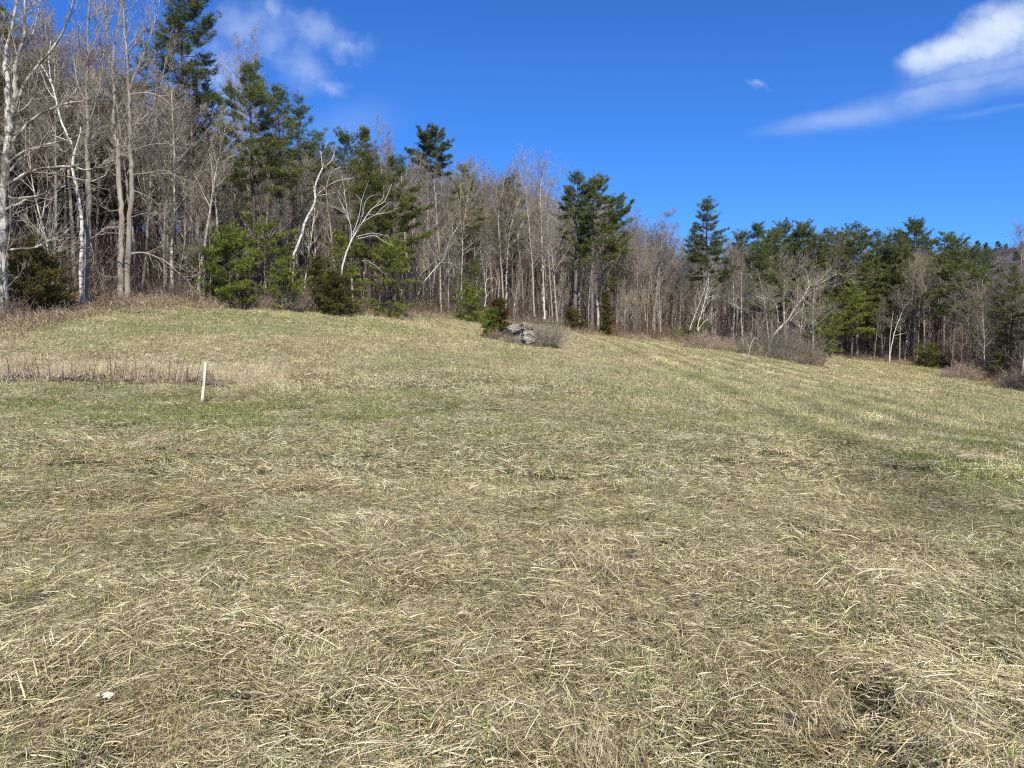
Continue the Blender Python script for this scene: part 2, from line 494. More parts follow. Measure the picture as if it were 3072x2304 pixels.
M = dict(
    ground=mat_ground(), blade=mat_blade(), rock=mat_rock(), wood=mat_wood(), hill=mat_hill(), birch=mat_birch(),
    bark=mat_bark('grey_bark', (.14, .12, .09), (.40, .35, .28), (.52, .48, .40), vary=1.0),
    smooth=mat_bark('smooth_grey_bark', (.20, .17, .135), (.37, .32, .255), (.17, .145, .12), 4.0, 0.25, (0.6, 0.7)),
    pale=mat_bark('pale_flaking_bark', (.20, .185, .15), (.56, .54, .46), (.11, .10, .08), 5.0, 0.15, (0.47, 0.55)),
    darkbark=mat_bark('dark_pine_bark', (.045, .036, .03), (.14, .11, .09), None, 7.0, 0.5),
    pinebark=mat_bark('grey_pine_bark', (.09, .075, .065), (.24, .20, .18), None, 7.0, 0.5),
    deadwood=mat_bark('bleached_deadwood', (.36, .34, .30), (.66, .64, .60), None, 8.0, 0.2),
    log=mat_bark('rotting_log', (.05, .035, .025), (.16, .11, .08), None, 8.0, 0.3),
    twig=mat_twig('bare_twigs', (.155, .132, .10), (.30, .26, .195)),
    twig_pink=mat_twig('budding_twigs', (.24, .19, .155), (.34, .275, .235), 0.2),
    twig_tan=mat_twig('tan_twigs', (.25, .20, .135), (.36, .30, .20), 0.2),
    twig_pale=mat_twig('pale_twigs', (.33, .29, .24), (.44, .40, .34), 0.15),
    twig_red=mat_twig('reddish_brush_twigs', (.20, .15, .11), (.33, .26, .19), 0.3),
    needle=mat_needle('pine_needles', (.075, .094, .022), (.215, .235, .048), (.14, .17, .045)),
    needle_blue=mat_needle('bluish_pine_needles', (.078, .104, .034), (.165, .195, .062), (.125, .155, .055)),
    needle_bright=mat_needle('bright_pine_needles', (.105, .14, .026), (.26, .30, .05)),
    cedar=mat_needle('rusty_cedar_foliage', (.085, .08, .020), (.165, .145, .035)),
    cedar_brown=mat_needle('brown_cedar_foliage', (.085, .058, .018), (.15, .095, .028)),
    oak_leaf=mat_needle('clinging_dry_leaves', (.22, .14, .07), (.34, .23, .12)),
    dry=mat_blade('dry_stems', 0.1), leaf=mat_plain('dead_leaf', (.22, .12, .06)), pale_leaf=mat_plain('bleached_leaf', (.60, .52, .42)),
)

# ------------------------------------------------------------------ mesh building
class MB:
    """collects vertices and polygons (triangles and quads) in numpy"""
    def __init__(s):
        s.V = []; s.T = []; s.Q = []; s.C = []; s.n = 0
    def add(s, v, tris=None, quads=None, col=None):
        v = np.asarray(v, np.float32)
        if tris is not None and len(tris): s.T.append(np.asarray(tris) + s.n)
        if quads is not None and len(quads): s.Q.append(np.asarray(quads) + s.n)
        s.V.append(v); s.n += len(v)
        c = np.ones((len(v), 3), np.float32) if col is None else np.broadcast_to(np.asarray(col, np.float32), (len(v), 3))
        s.C.append(c)
    def prisms(s, P0, P1, R0, R1, n=3, col=None):
        P0 = np.asarray(P0, float); P1 = np.asarray(P1, float); R0 = np.asarray(R0, float); R1 = np.asarray(R1, float)
        k = len(P0)
        if k == 0: return
        d = P1 - P0
        L = np.linalg.norm(d, axis=1, keepdims=True) + 1e-9
        d = d / L
        ref = np.where(np.abs(d[:, 2:3]) > 0.9, np.array([[1.0, 0, 0]]), np.array([[0, 0, 1.0]]))
        a = np.cross(d, ref); a /= np.linalg.norm(a, axis=1, keepdims=True) + 1e-9
        b = np.cross(d, a)
        ang = np.arange(n) * 2 * PI / n
        ring = a[:, None, :] * np.cos(ang)[None, :, None] + b[:, None, :] * np.sin(ang)[None, :, None]
        v = np.concatenate([P0[:, None] + ring * R0[:, None, None], P1[:, None] + ring * R1[:, None, None]], 1)
        base = (np.arange(k) * 2 * n)[:, None]
        i = np.arange(n); j = (i + 1) % n
        q = np.stack([i, j, j + n, i + n], 1)
        quads = (base[:, :, None] + q[None]).reshape(-1, 4)
        s.add(v.reshape(-1, 3), quads=quads, col=col)
    def ribbons(s, P0, P1, W0, W1, rng, col=None):
        P0 = np.asarray(P0, float); P1 = np.asarray(P1, float)
        k = len(P0)
        if k == 0: return
        d = P1 - P0
        side = np.cross(d, rng.normal(size=(k, 3)))
        side /= np.linalg.norm(side, axis=1, keepdims=True) + 1e-9
        W0 = np.broadcast_to(W0, (k,))[:, None]; W1 = np.broadcast_to(W1, (k,))[:, None]
        v = np.stack([P0 - side * W0, P0 + side * W0, P1 + side * W1, P1 - side * W1], 1).reshape(-1, 3)
        q = (np.arange(k) * 4)[:, None] + np.arange(4)[None]
        s.add(v, quads=q, col=col if col is None else np.repeat(np.asarray(col), 4, 0))
    def tube(s, pts, rad, n=8, col=None, lump=0.0, seed=0):
        pts = np.asarray(pts, float); rad = np.asarray(rad, float)
        k = len(pts)
        tg = np.gradient(pts, axis=0)
        tg /= np.linalg.norm(tg, axis=1, keepdims=True) + 1e-9
        a = np.cross(tg[0], [0.3, 1, 0.1] if abs(tg[0][1]) < 0.9 else [1, 0, 0]); a /= np.linalg.norm(a)
        rings = []
        for i in range(k):
            a = a - tg[i] * np.dot(a, tg[i]); a /= np.linalg.norm(a) + 1e-9
            b = np.cross(tg[i], a)
            ang = np.arange(n) * 2 * PI / n
            rr = rad[i] * (1 + lump * (vnoise(np.cos(ang) * 2 + i * 0.35, np.sin(ang) * 2 + seed, seed) - 0.5))
            rings.append(pts[i] + (a[None] * np.cos(ang)[:, None] + b[None] * np.sin(ang)[:, None]) * rr[:, None])
        v = np.concatenate(rings + [pts[-1:]])
        i, j = np.meshgrid(np.arange(k - 1), np.arange(n), indexing='ij')
        j2 = (j + 1) % n
        q = np.stack([i * n + j, i * n + j2, (i + 1) * n + j2, (i + 1) * n + j], -1).reshape(-1, 4)
        jj = np.arange(n)
        tr = np.stack([(k - 1) * n + jj, (k - 1) * n + (jj + 1) % n, np.full(n, k * n)], 1)
        s.add(v, tris=tr, quads=q, col=col)
    def mesh(s, name, mat, smooth=False, tint=False):
        me = bpy.data.meshes.new(name)
        V = np.concatenate(s.V) if s.V else np.zeros((0, 3), np.float32)
        T = np.concatenate(s.T) if s.T else np.zeros((0, 3), int)
        Q = np.concatenate(s.Q) if s.Q else np.zeros((0, 4), int)
        me.vertices.add(len(V)); me.vertices.foreach_set('co', V.astype(np.float32).ravel())
        loops = np.concatenate([T.ravel(), Q.ravel()]).astype(np.int32)
        me.loops.add(len(loops)); me.loops.foreach_set('vertex_index', loops)
        tot = np.concatenate([np.full(len(T), 3), np.full(len(Q), 4)]).astype(np.int32)
        st = np.concatenate([[0], np.cumsum(tot)[:-1]]).astype(np.int32) if len(tot) else tot
        me.polygons.add(len(tot)); me.polygons.foreach_set('loop_start', st); me.polygons.foreach_set('loop_total', tot)
        if smooth: me.polygons.foreach_set('use_smooth', np.ones(len(tot), bool))
        if tint:
            C = np.concatenate(s.C)
            a = me.attributes.new('tint', 'FLOAT_COLOR', 'POINT')
            a.data.foreach_set('color', np.concatenate([C, np.ones((len(C), 1), np.float32)], 1).astype(np.float32).ravel())
        me.update(calc_edges=True)
        me.materials.append(mat)
        return me

def link(name, me, parent=None, kind=None):
    o = bpy.data.objects.new(name, me)
    COL.objects.link(o)
    if parent is not None: o.parent = parent
    if kind: o['kind'] = kind
    return o
def tag(o, label=None, cat=None, group=None):
    if label: o['label'] = label
    if cat: o['category'] = cat
    if group: o['group'] = group
    return o
def thing(name, loc, label, cat, group=None, rz=0.0):
    o = bpy.data.objects.new(name, None)
    o.empty_display_size = 0.3
    COL.objects.link(o)
    o.location = loc; o.rotation_euler = (0, 0, rz)
    return tag(o, label, cat, group)

# ------------------------------------------------------------------ ground sheet and far hill
def axis(lo, hi, fine_lo, fine_hi, step, growth=1.13):
    c = list(np.arange(fine_lo, fine_hi + 1e-6, step))
    s = step; v = c[-1]
    while v < hi:
        s *= growth; v += s; c.append(v)
    s = step; v = c[0]; pre = []
    while v > lo:
        s *= growth; v -= s; pre.append(v)
    return np.array(pre[::-1] + c)

def build_ground():
    ys = np.concatenate([axis(-900, 2.0, 1.6, 2.0, 0.09, 1.25)[:-1], np.geomspace(2.1, 13, 150), np.geomspace(13.1, 110, 210)[1:], np.geomspace(112, 6000, 46)])
    ys = np.unique(ys)
    xs0 = np.concatenate([-np.geomspace(1.3, 9, 16)[::-1], np.linspace(-1.25, 1.25, 210), np.geomspace(1.3, 9, 16)])
    xg = np.empty((len(ys), len(xs0))); yg = np.repeat(ys[:, None], len(xs0), 1)
    wid = np.maximum(np.abs(ys) * 0.72, 3.2) + 0.8
    xg = xs0[None] * wid[:, None]
    zg = height(xg, yg)
    far = np.hypot(xg, yg) > 400
    zg = np.where(far, 1.0, zg)
    nx = len(xs0); ny = len(ys)
    v = np.stack([xg, yg, zg], -1).reshape(-1, 3)
    i, j = np.meshgrid(np.arange(ny - 1), np.arange(nx - 1), indexing='ij')
    q = np.stack([i * nx + j, i * nx + j + 1, (i + 1) * nx + j + 1, (i + 1) * nx + j], -1).reshape(-1, 4)
    mb = MB(); mb.add(v, quads=q)
    me = mb.mesh('ground', M['ground'], smooth=True)
    a = me.attributes.new('green', 'FLOAT', 'POINT'); a.data.foreach_set('value', green_map(v[:, 0], v[:, 1]).astype(np.float32))
    jitter = (fbm(v[:, 0] * 0.4, v[:, 1] * 0.4, 51, 3) - 0.5) * 2.5
    w = sstep(beyond(v[:, 0], v[:, 1]) + jitter, -1.0, 1.2)
    a = me.attributes.new('wood', 'FLOAT', 'POINT'); a.data.foreach_set('value', w.astype(np.float32))
    link('ground', me, kind='structure')

build_ground()

def build_hill():
    # wooded ridge rising to the right behind the woods
    nx, ny = 160, 40
    xs = np.linspace(-500, 1500, nx); ys = np.linspace(420, 1300, ny)
    X, Y = np.meshgrid(xs, ys)
    a = X / 800.0
    ridge = np.interp(a, [-0.6, 0.0, 0.3, 0.52, 0.60, 0.665, 0.80, 1.2, 1.9], [2, 18, 55, 76, 85, 92, 106, 114, 85])
    prof = np.sin(np.clip((Y - 420) / 760, 0, 1) * PI / 2) ** 1.3 * np.where(Y > 1180, np.cos((Y - 1180) / 120 * 0.5), 1)
    Z = ridge * prof * 1.22 + (fbm(X * 0.02, Y * 0.02, 61, 4) - 0.5) * 9 * prof + (fbm(X * 0.14, Y * 0.14, 63, 2) - 0.5) * 5 * prof - 3
    v = np.stack([X, Y, Z], -1).reshape(-1, 3)
    i, j = np.meshgrid(np.arange(ny - 1), np.arange(nx - 1), indexing='ij')
    q = np.stack([i * nx + j, i * nx + j + 1, (i + 1) * nx + j + 1, (i + 1) * nx + j], -1).reshape(-1, 4)
    mb = MB(); mb.add(v, quads=q)
    link('hill', mb.mesh('hill', M['hill'], smooth=True), kind='structure')
    return v.reshape(ny, nx, 3)
HILL = build_hill()

# ------------------------------------------------------------------ growth
def unit(v):
    return v / (np.linalg.norm(v) + 1e-9)

def smooth_poly(P, R_, sub=4):
    P = np.array(P, float); n = len(P)
    if n < 3:
        t = np.linspace(0, 1, sub + 1)
        return P[0] + (P[-1] - P[0]) * t[:, None], R_[0] + (R_[-1] - R_[0]) * t
    out = []; rr = []
    for i in range(n - 1):
        p0 = P[max(i - 1, 0)]; p1 = P[i]; p2 = P[i + 1]; p3 = P[min(i + 2, n - 1)]
        for j in range(sub):
            t = j / sub
            out.append(0.5 * ((2 * p1) + (-p0 + p2) * t + (2 * p0 - 5 * p1 + 4 * p2 - p3) * t * t + (-p0 + 3 * p1 - 3 * p2 + p3) * t ** 3))
            rr.append(R_[i] * (1 - t) + R_[i + 1] * t)
    out.append(P[-1]); rr.append(R_[-1])
    return np.array(out), np.array(rr)

class Wood:
    """segments of a growing plant, by level"""
    def __init__(s):
        s.seg = {}
    def put(s, lvl, a, b, r0, r1):
        s.seg.setdefault(lvl, []).append((a, b, r0, r1))

def grow(rng, W, p, d, L, r, lvl, spec):
    """one axis and, from it, its children"""
    S = spec[lvl]
    n = S['n']; step = L / n
    pts = [p]; rad = [r]
    for i in range(n):
        d = unit(d + rng.normal(size=3) * S['w'] + np.array([0, 0, S['up']]))
        q = p + d * step
        r2 = r * (1 - (i + 1) / n * S.get('tap', 0.75))
        W.put(lvl, p, q, rad[-1], r2)
        p = q; pts.append(p); rad.append(r2)
    if lvl + 1 < len(spec):
        C = spec[lvl + 1]
        k = max(1, int(round(S['kids'] * rng.uniform(0.8, 1.2) * min(1.0, L / S.get('ref', L)))))
        for t in np.sort(rng.uniform(S['from'], 1.0, k)):
            f = t * n; i = min(int(f), n - 1); g = f - i
            pos = pts[i] * (1 - g) + pts[i + 1] * g
            rr = rad[i] * (1 - g) + rad[i + 1] * g
            ax = unit(pts[i + 1] - pts[i])
            side = unit(np.cross(ax, rng.normal(size=3)))
            an = R(rng.uniform(*C['ang']))
            dd = ax * math.cos(an) + side * math.sin(an)
            ln = L * rng.uniform(*C['len']) * (1 - C.get('short', 0.5) * (t - S['from']) / (1.0001 - S['from']))
            grow(rng, W, pos, dd, ln, min(rr * 0.75, max(C['rmin'], rr * C.get('rk', 0.5))), lvl + 1, spec)
    return pts, rad

def wood_mesh(W, rng, name, mat, levels, thick=1.0, wmin=0.0065):
    mb = MB()
    for l in levels:
        if l not in W.seg: continue
        a = np.array([x[0] for x in W.seg[l]]); b = np.array([x[1] for x in W.seg[l]])
        r0 = np.array([x[2] for x in W.seg[l]]) * thick; r1 = np.array([x[3] for x in W.seg[l]]) * thick
        big = r0 > 0.011
        mb.prisms(a[big], b[big], r0[big], r1[big], 5 if l <= 1 else 3)
        sm = ~big
        mb.ribbons(a[sm], b[sm], np.maximum(r0[sm], wmin), np.maximum(r1[sm], wmin * 0.7), rng)
    return mb.mesh(name, mat)

def needles(mb, rng, P, D, n, length, width, up=0.35, spread=0.8, shade=None):
    """n needle blades (single triangles) round every point"""
    k = len(P)
    if k == 0: return
    P = np.repeat(P, n, 0) + rng.normal(size=(k * n, 3)) * length * 0.22
    D = np.repeat(D, n, 0) + rng.normal(size=(k * n, 3)) * spread
    D[:, 2] += up
    D /= np.linalg.norm(D, axis=1, keepdims=True) + 1e-9
    ln = (length * rng.uniform(0.6, 1.25, k * n))[:, None]
    side = np.cross(D, rng.normal(size=(k * n, 3))); side /= np.linalg.norm(side, axis=1, keepdims=True) + 1e-9
    w = width * 0.5
    v = np.stack([P - side * w, P + side * w, P + D * ln], 1).reshape(-1, 3)
    tr = np.arange(k * n * 3).reshape(-1, 3)
    sh = rng.uniform(0.72, 1.28, k) if shade is None else shade
    hue = rng.normal(0, 0.05, k)
    c = np.stack([sh * (1 + hue), sh, sh * (1 - hue)], 1)
    mb.add(v, tris=tr, col=np.repeat(c, 3 * n, 0))

def pine(name, rng, H, crown0=0.3, width=3.2, style='tall', mat='needle', bark='darkbark', nl=0.17, nw=0.022, dens=1.0, lean=(0, 0), gap=0.62, side=None, rtrunk=None, clear=0.12, nn=8, extra=None):
    """returns trunk mesh and crown mesh, base at the origin"""
    r0 = rtrunk or 0.013 * H + 0.02
    n = 12
    t = np.linspace(0, 1, n)
    bend = np.cumsum(rng.normal(size=(n, 2)) * 0.05, 0)
    pts = np.stack([bend[:, 0] + lean[0] * t * H, bend[:, 1] + lean[1] * t * H, t * H * 0.99], 1); pts[0, :2] = 0
    rad = r0 * (1 - t * 0.93)
    rad[0] *= 1.25
    tb = MB(); tb.tube(pts, rad, 8)
    W = []
    P = []; D = []
    z = crown0 * H
    Lmax = width
    def sprays(path, L):
        m = len(path) - 1
        ns = max(3, int(L / 0.26))
        ph = rng.uniform(0, 6.28)
        for s_ in np.linspace(0.28 if L > 1.2 else 0.1, 1.0, ns):
            fi = s_ * m; i = min(int(fi), m - 1); g = fi - i
            pp = path[i] * (1 - g) + path[i + 1] * g
            ax = unit(path[i + 1] - path[i])
            full = 0.22 + 1.05 * (0.5 + 0.5 * math.sin(ph + s_ * L * 4.2)) ** 1.4     # foliage gathers in clumps along the bough
            for sg in (-1, 1):
                sl = (0.18 + 0.36 * L * (1.05 - s_) * (0.6 + s_ * 0.7)) * rng.uniform(0.6, 1.2)
                sl = min(sl, 1.5)
                lat = unit(np.cross(ax, [0, 0, 1])) * sg
                sd = unit(ax * 0.75 + lat * 0.8 + np.array([0, 0, rng.normal() * 0.16 + 0.08]))
                e = pp + sd * sl
                W.append((pp, e, 0.007, 0.004))
                kt = max(1, int(sl / 0.055 * dens * full))
                u = (rng.uniform(0, 1, kt) ** 0.7 * 0.85 + 0.22)[:, None]
                P.append(pp + (e - pp) * u + rng.normal(size=(kt, 3)) * np.array([0.08, 0.08, 0.035]) + np.array([0, 0, 0.02]))
                D.append(np.repeat((sd * 0.8)[None], kt, 0))
    while z < H * 0.985:
        f = min(1.0, max(0.0, (z / H - crown0) / (1 - crown0)))
        if style == 'tall':        # white pine: ragged column
            prof = (0.35 + 0.65 * math.sin(min(1, f * 1.25 + 0.18) * PI * 0.62)) * (1 - f ** 2.6) + 0.10
        elif style == 'cone':
            prof = (1 - f) ** 0.85 * 0.95 + 0.08
        elif style == 'flat':      # open crown, flat-topped
            prof = 0.55 + 0.45 * math.sin(f * PI) if f < 0.85 else 0.55
        else:                      # bushy
            prof = math.sqrt(max(0.02, 1 - (2 * f - 0.75) ** 2 / 1.65))
        k = rng.integers(3, 6)
        a0 = rng.uniform(0, 2 * PI)
        for q in range(k):
            az = a0 + q * 2 * PI / k + rng.normal() * 0.25
            if rng.random() < clear: continue
            L = Lmax * prof * rng.uniform(0.55, 1.18)
            if side is not None:
                L *= 1 + side[1] * math.cos(az - side[0])
            if L < 0.25: L = 0.25
            tt = z / H
            p = np.array([np.interp(tt, t, pts[:, 0]), np.interp(tt, t, pts[:, 1]), z + rng.normal() * 0.1])
            el = R(8 + 42 * f ** 1.5 + rng.normal() * 8)
            d = np.array([math.cos(az) * math.cos(el), math.sin(az) * math.cos(el), math.sin(el)])
            m = max(3, int(L / 0.55))
            step = L / m
            rb = 0.010 * L + 0.008
            prev = p; path = [p]
            for i in range(m):
                s_ = (i + 1) / m
                d = unit(d + np.array([0, 0, -0.10 if s_ < 0.55 else 0.16]) * (1 if f < 0.75 else 0.3) + rng.normal(size=3) * 0.07)
                nx = prev + d * step
                W.append((prev, nx, rb * (1 - i / m * 0.8), rb * (1 - (i + 1) / m * 0.8)))
                prev = nx; path.append(nx)
            path = np.array(path)
            sprays(path, L)
        z += gap * rng.uniform(0.6, 1.3) * (1 - 0.45 * f)
    for ex in (extra or []):
        ex = np.array(ex, float)
        path, rr_ = smooth_poly(ex, np.linspace(0.06, 0.02, len(ex)), 4)
        for i in range(len(path) - 1): W.append((path[i], path[i + 1], rr_[i], rr_[i + 1]))
        Lx = float(np.linalg.norm(np.diff(path, axis=0), axis=1).sum())
        cut = int(len(path) * 0.4)
        sprays(path[cut:], Lx * 0.6)
    # leader
    P.append(np.stack([np.full(6, pts[-1, 0]), np.full(6, pts[-1, 1]), np.linspace(H * 0.94, H, 6)], 1)); D.append(np.tile([0, 0, 1.0], (6, 1)))
    P = np.concatenate(P); D = np.concatenate(D)
    nb = MB()
    needles(nb, rng, P, D, nn, nl, nw, up=0.45, spread=0.62)
    a = np.array([x[0] for x in W]); b = np.array([x[1] for x in W]); ra = np.array([x[2] for x in W]); rb_ = np.array([x[3] for x in W])
    lb = MB()
    big = ra > 0.009
    lb.prisms(a[big], b[big], ra[big], rb_[big], 3)
    lb.ribbons(a[~big], b[~big], ra[~big], rb_[~big], rng)
    return (tb.mesh(name + '_trunk', M[bark], smooth=True), nb.mesh(name + '_crown', M[mat], tint=True), lb.mesh(name + '_limbs', M[bark]))

def put_pine(meshes, name, x, y, H, H0, label, group=None, rz=0.0, cat='pine tree', sink=0.1, wide=1.0, parts=True):
    o = thing(name, (x, y, hz(x, y) - sink), label, cat, group, rz)
    s = H / H0
    o.scale = (s * wide, s * wide, s)
    link('trunk', meshes[0], o)
    c = link('crown', meshes[1], o)
    link('branchwork', meshes[2], o)
    return o

# bare trees -----------------------------------------------------------------
def spec_tree(up=0.05, ang=(28, 52), l1=(0.20, 0.34), k0=26, k1=9, k2=7, k3=3.2, frm=0.38, w0=0.03, droop=0.0):
    return [dict(n=14, w=w0, up=0.02, kids=k0, **{'from': frm}, tap=0.88),
            dict(n=6, w=0.10, up=up, kids=k1, **{'from': 0.2}, ang=ang, len=l1, rmin=0.02, rk=0.52, short=0.55, tap=0.8),
            dict(n=4, w=0.13, up=up * 1.2 - droop, kids=k2, **{'from': 0.15}, ang=(25, 50), len=(0.3, 0.5), rmin=0.009, rk=0.5, tap=0.75),
            dict(n=3, w=0.15, up=up - droop, kids=k3, **{'from': 0.2}, ang=(25, 50), len=(0.35, 0.6), rmin=0.006, rk=0.5, tap=0.6),
            dict(n=1, w=0.10, up=up, kids=0, **{'from': 0.2}, ang=(20, 45), len=(0.4, 0.75), rmin=0.005, rk=0.5, tap=0.5)]

def bare(name, rng, H=17, r=0.16, spec=None, bark='bark', twig='twig', lean=(0, 0), forks=0):
    spec = spec or spec_tree()
    W = Wood()
    d = unit(np.array([lean[0], lean[1], 1.0]))
    pts, rad = grow(rng, W, np.zeros(3), d, H * 0.93, r, 0, spec)
    tb = MB()
    rad = np.array(rad); rad[0] *= 1.3
    tb.tube(pts, rad, 7)
    if 1 in W.seg:   # the big limbs belong with the trunk's bark
        sg = W.seg[1]
        tb.prisms([x[0] for x in sg], [x[1] for x in sg], [x[2] for x in sg], [x[3] for x in sg], 4)
    if forks:
        pass
    tm = tb.mesh(name + '_trunk', M[bark], smooth=True)
    cm = wood_mesh(W, rng, name + '_crown', M[twig], [2, 3, 4])
    top = max(p[1][2] for l in W.seg.values() for p in l)
    return tm, cm, top

def put_bare(meshes, name, x, y, H, label, group=None, rz=0.0, cat='bare tree', sink=0.1, wide=1.0):
    o = thing(name, (x, y, hz(x, y) - sink), label, cat, group, rz)
    s = H / meshes[2]
    o.scale = (s * wide, s * wide, s)
    tr_ = (hash01(x, y) - 0.5) * 0.13; o.rotation_euler = (tr_, (hash01(y, x) - 0.5) * 0.13, rz)
    KIDS[o.name] = (link('trunk', meshes[0], o), link('crown', meshes[1], o))
    return o

def o_children(o):
    return KIDS[o.name]
KIDS = {}
def hash01(a, b):
    return (math.sin(a * 12.9898 + b * 78.233) * 43758.5453) % 1.0

def height_to(px, py_top, x, y):
    """height of a thing standing at (x, y) whose top shows at row py_top"""
    return at(px, py_top, y)[2] - hz(x, y)

# prototypes -----------------------------------------------------------------
rng = np.random.default_rng(5)
BARE = []
for i in range(9):
    sp_i = [spec_tree(), spec_tree(up=0.09, ang=(20, 40), k0=26), spec_tree(frm=0.5, ang=(25, 45)), spec_tree(up=0.03, frm=0.28, l1=(0.24, 0.38), k0=26),
            spec_tree(up=0.12, ang=(18, 34), l1=(0.25, 0.42), k0=20), spec_tree(frm=0.55, k0=20), spec_tree(up=0.07, w0=0.05), spec_tree(up=0.1, frm=0.3, ang=(20, 45), k0=30),
            spec_tree(up=0.04, frm=0.45, ang=(35, 60))][i]
    BARE.append(bare('bare_kind', np.random.default_rng(100 + i), 17, [0.15, 0.13, 0.18, 0.14, 0.12, 0.16, 0.13, 0.11, 0.15][i], sp_i, 'bark', 'twig'))
SAP = []     # slim young trees of the edge
for i in range(5):
    SAP.append(bare('sapling_kind', np.random.default_rng(200 + i), 9, 0.055, spec_tree(up=0.10, ang=(25, 50), l1=(0.18, 0.32), k0=18, k1=6, k2=4, k3=1.5, frm=0.2, w0=0.06), 'bark', 'twig'))
PINE = [pine('pine_kind', np.random.default_rng(300 + i), 18, c0, w, st, mt, 'pinebark', dens=0.8, nn=5, nw=0.05, nl=0.22)
        for i, (c0, w, st, mt) in enumerate([(0.38, 3.0, 'tall', 'needle'), (0.30, 3.4, 'tall', 'needle'), (0.45, 2.9, 'bush', 'needle_blue'), (0.35, 3.3, 'bush', 'needle')])]

# ------------------------------------------------------------------ background woods
SKY_X = [-900, -200, 0, 430, 520, 640, 700, 950, 1100, 1180, 1250, 1330, 1400, 1470, 1560, 1640, 1720, 1850, 1960, 2010, 2060, 2200, 2320, 2500, 2700, 2860, 2910, 2960, 3072, 3400, 4000]
SKY_Y = [-300, -300, -150, 40, 180, 350, 430, 420, 420, 400, 460, 450, 480, 480, 480, 490, 540, 620, 630, 690, 690, 700, 700, 700, 710, 740, 790, 815, 790, 700, 600]
ZONES = [(-900, 'beyond the big pale tree'), (110, 'behind the curved white birch'), (310, 'behind the twin-stemmed grey tree'),
         (480, 'below the tallest pine'), (700, 'behind the broad ragged pine'), (890, 'behind the leaning white birch'),
         (1090, 'right of the bleached white branches'), (1260, 'below the pine with one long limb'), (1460, 'straight behind the grey boulder'),
         (1660, 'around the paired pines'), (1850, 'between paired pines and pointed pine'), (2040, 'around the pointed lone pine'),
         (2210, 'behind the tangle of fallen limbs'), (2480, 'left of the thin right-hand birch'), (2680, 'behind the thin right-hand birch'),
         (2860, 'behind the round brown bramble mound'), (2990, 'at the right-hand end of the woods')]
def zone(px):
    z = ZONES[0][1]
    for a, b in ZONES:
        if px >= a: z = b
    return z

PINE_ADJ = ['high-crowned', 'full', 'bushy-topped', 'rounded']
BARE_ADJ = ['even', 'upswept', 'high-branching', 'low-branching', 'broom-shaped', 'bare-stemmed', 'crooked', 'dense', 'wide-angled']
SAP_ADJ = ['slim', 'wispy', 'crooked', 'leaning', 'thin']
def scatter_woods():
    rr = random.Random(11)
    rg = np.random.default_rng(11)
    n = 0
    spots = []
    tries = 0
    while n < 285 and tries < 20000:
        tries += 1
        px = rr.uniform(-260, 3330)
        depth = 1.5 + 48 * rr.random() ** 1.3
        Ye = float(np.interp(ray(px, 1000)[0], _ea, _eY))
        Y = Ye + depth
        x = ray(px, 1000)[0] * Y
        if any((x - a) ** 2 + (Y - b) ** 2 < 3.2 for a, b in spots): continue
        if px < 520 and depth < 9: continue
        if (2530 < px < 2710 or 2830 < px < 2900) and depth < 9: continue
        spots.append((x, Y))
        row = np.interp(px, SKY_X, SKY_Y)
        lim = height_to(px, row + rr.uniform(-12, 60) , x, Y)
        H = min(rr.uniform(15, 21), lim)
        if H < 5: continue
        # pines stand where the photograph shows them behind
        pineprob = 0.10
        if 2230 < px < 2920: pineprob = 0.28
        elif 880 < px < 1230: pineprob = 0.16
        elif px < 420: pineprob = 0.16
        elif 1230 < px < 1480: pineprob = 0.10
        elif 1480 < px < 2060: pineprob = 0.03
        tier = 'in the front rank' if depth < 10 else ('a few rows in' if depth < 26 else 'deep in the woods')
        big = 'tall ' if H > 15.5 else ('' if H > 10 else 'short ')
        rz = rr.uniform(0, 2 * PI)
        if (560 < px < 1260 and depth < 14) or (1230 < px < 2060 and depth < 24): pineprob = 0.0
        if rr.random() < pineprob:
            k = rr.randrange(4)
            put_pine(PINE[k], 'background_pine', x, Y, H * 0.98, 18, '%s%s green pine %s %s' % (big, PINE_ADJ[k], tier, zone(px)), 'green pines back in the woods', rz)
        else:
            k = rr.randrange(9)
            put_bare(BARE[k], 'background_tree', x, Y, H, '%s%s leafless tree %s %s' % (big, BARE_ADJ[k], tier, zone(px)), 'leafless trees back in the woods', rz, wide=rr.uniform(0.8, 1.15))
        n += 1
    # slim saplings along the edge
    for i in range(150):
        px = rr.uniform(-150, 3250)
        depth = rr.uniform(0.3, 9)
        Ye = float(np.interp(ray(px, 1000)[0], _ea, _eY))
        Y = Ye + depth
        x = ray(px, 1000)[0] * Y
        if px < 480 and rr.random() < 0.8: continue
        if (2530 < px < 2710) and rr.random() < 0.6: continue
        row = np.interp(px, SKY_X, SKY_Y)
        H = min(rr.uniform(5.5, 11.5), height_to(px, row + 20, x, Y))
        if H < 2.5: continue
        k = rr.randrange(5)
        put_bare(SAP[k], 'sapling', x, Y, H, '%s%s leafless sapling %s %s' % ('tall ' if H > 9 else ('' if H > 7 else 'short '), SAP_ADJ[k], 'on the field edge' if depth < 3 else 'just inside the woods', zone(px)), 'slim saplings along the wood edge', rr.uniform(0, 2 * PI), 'sapling', wide=rr.uniform(0.8, 1.2))
scatter_woods()

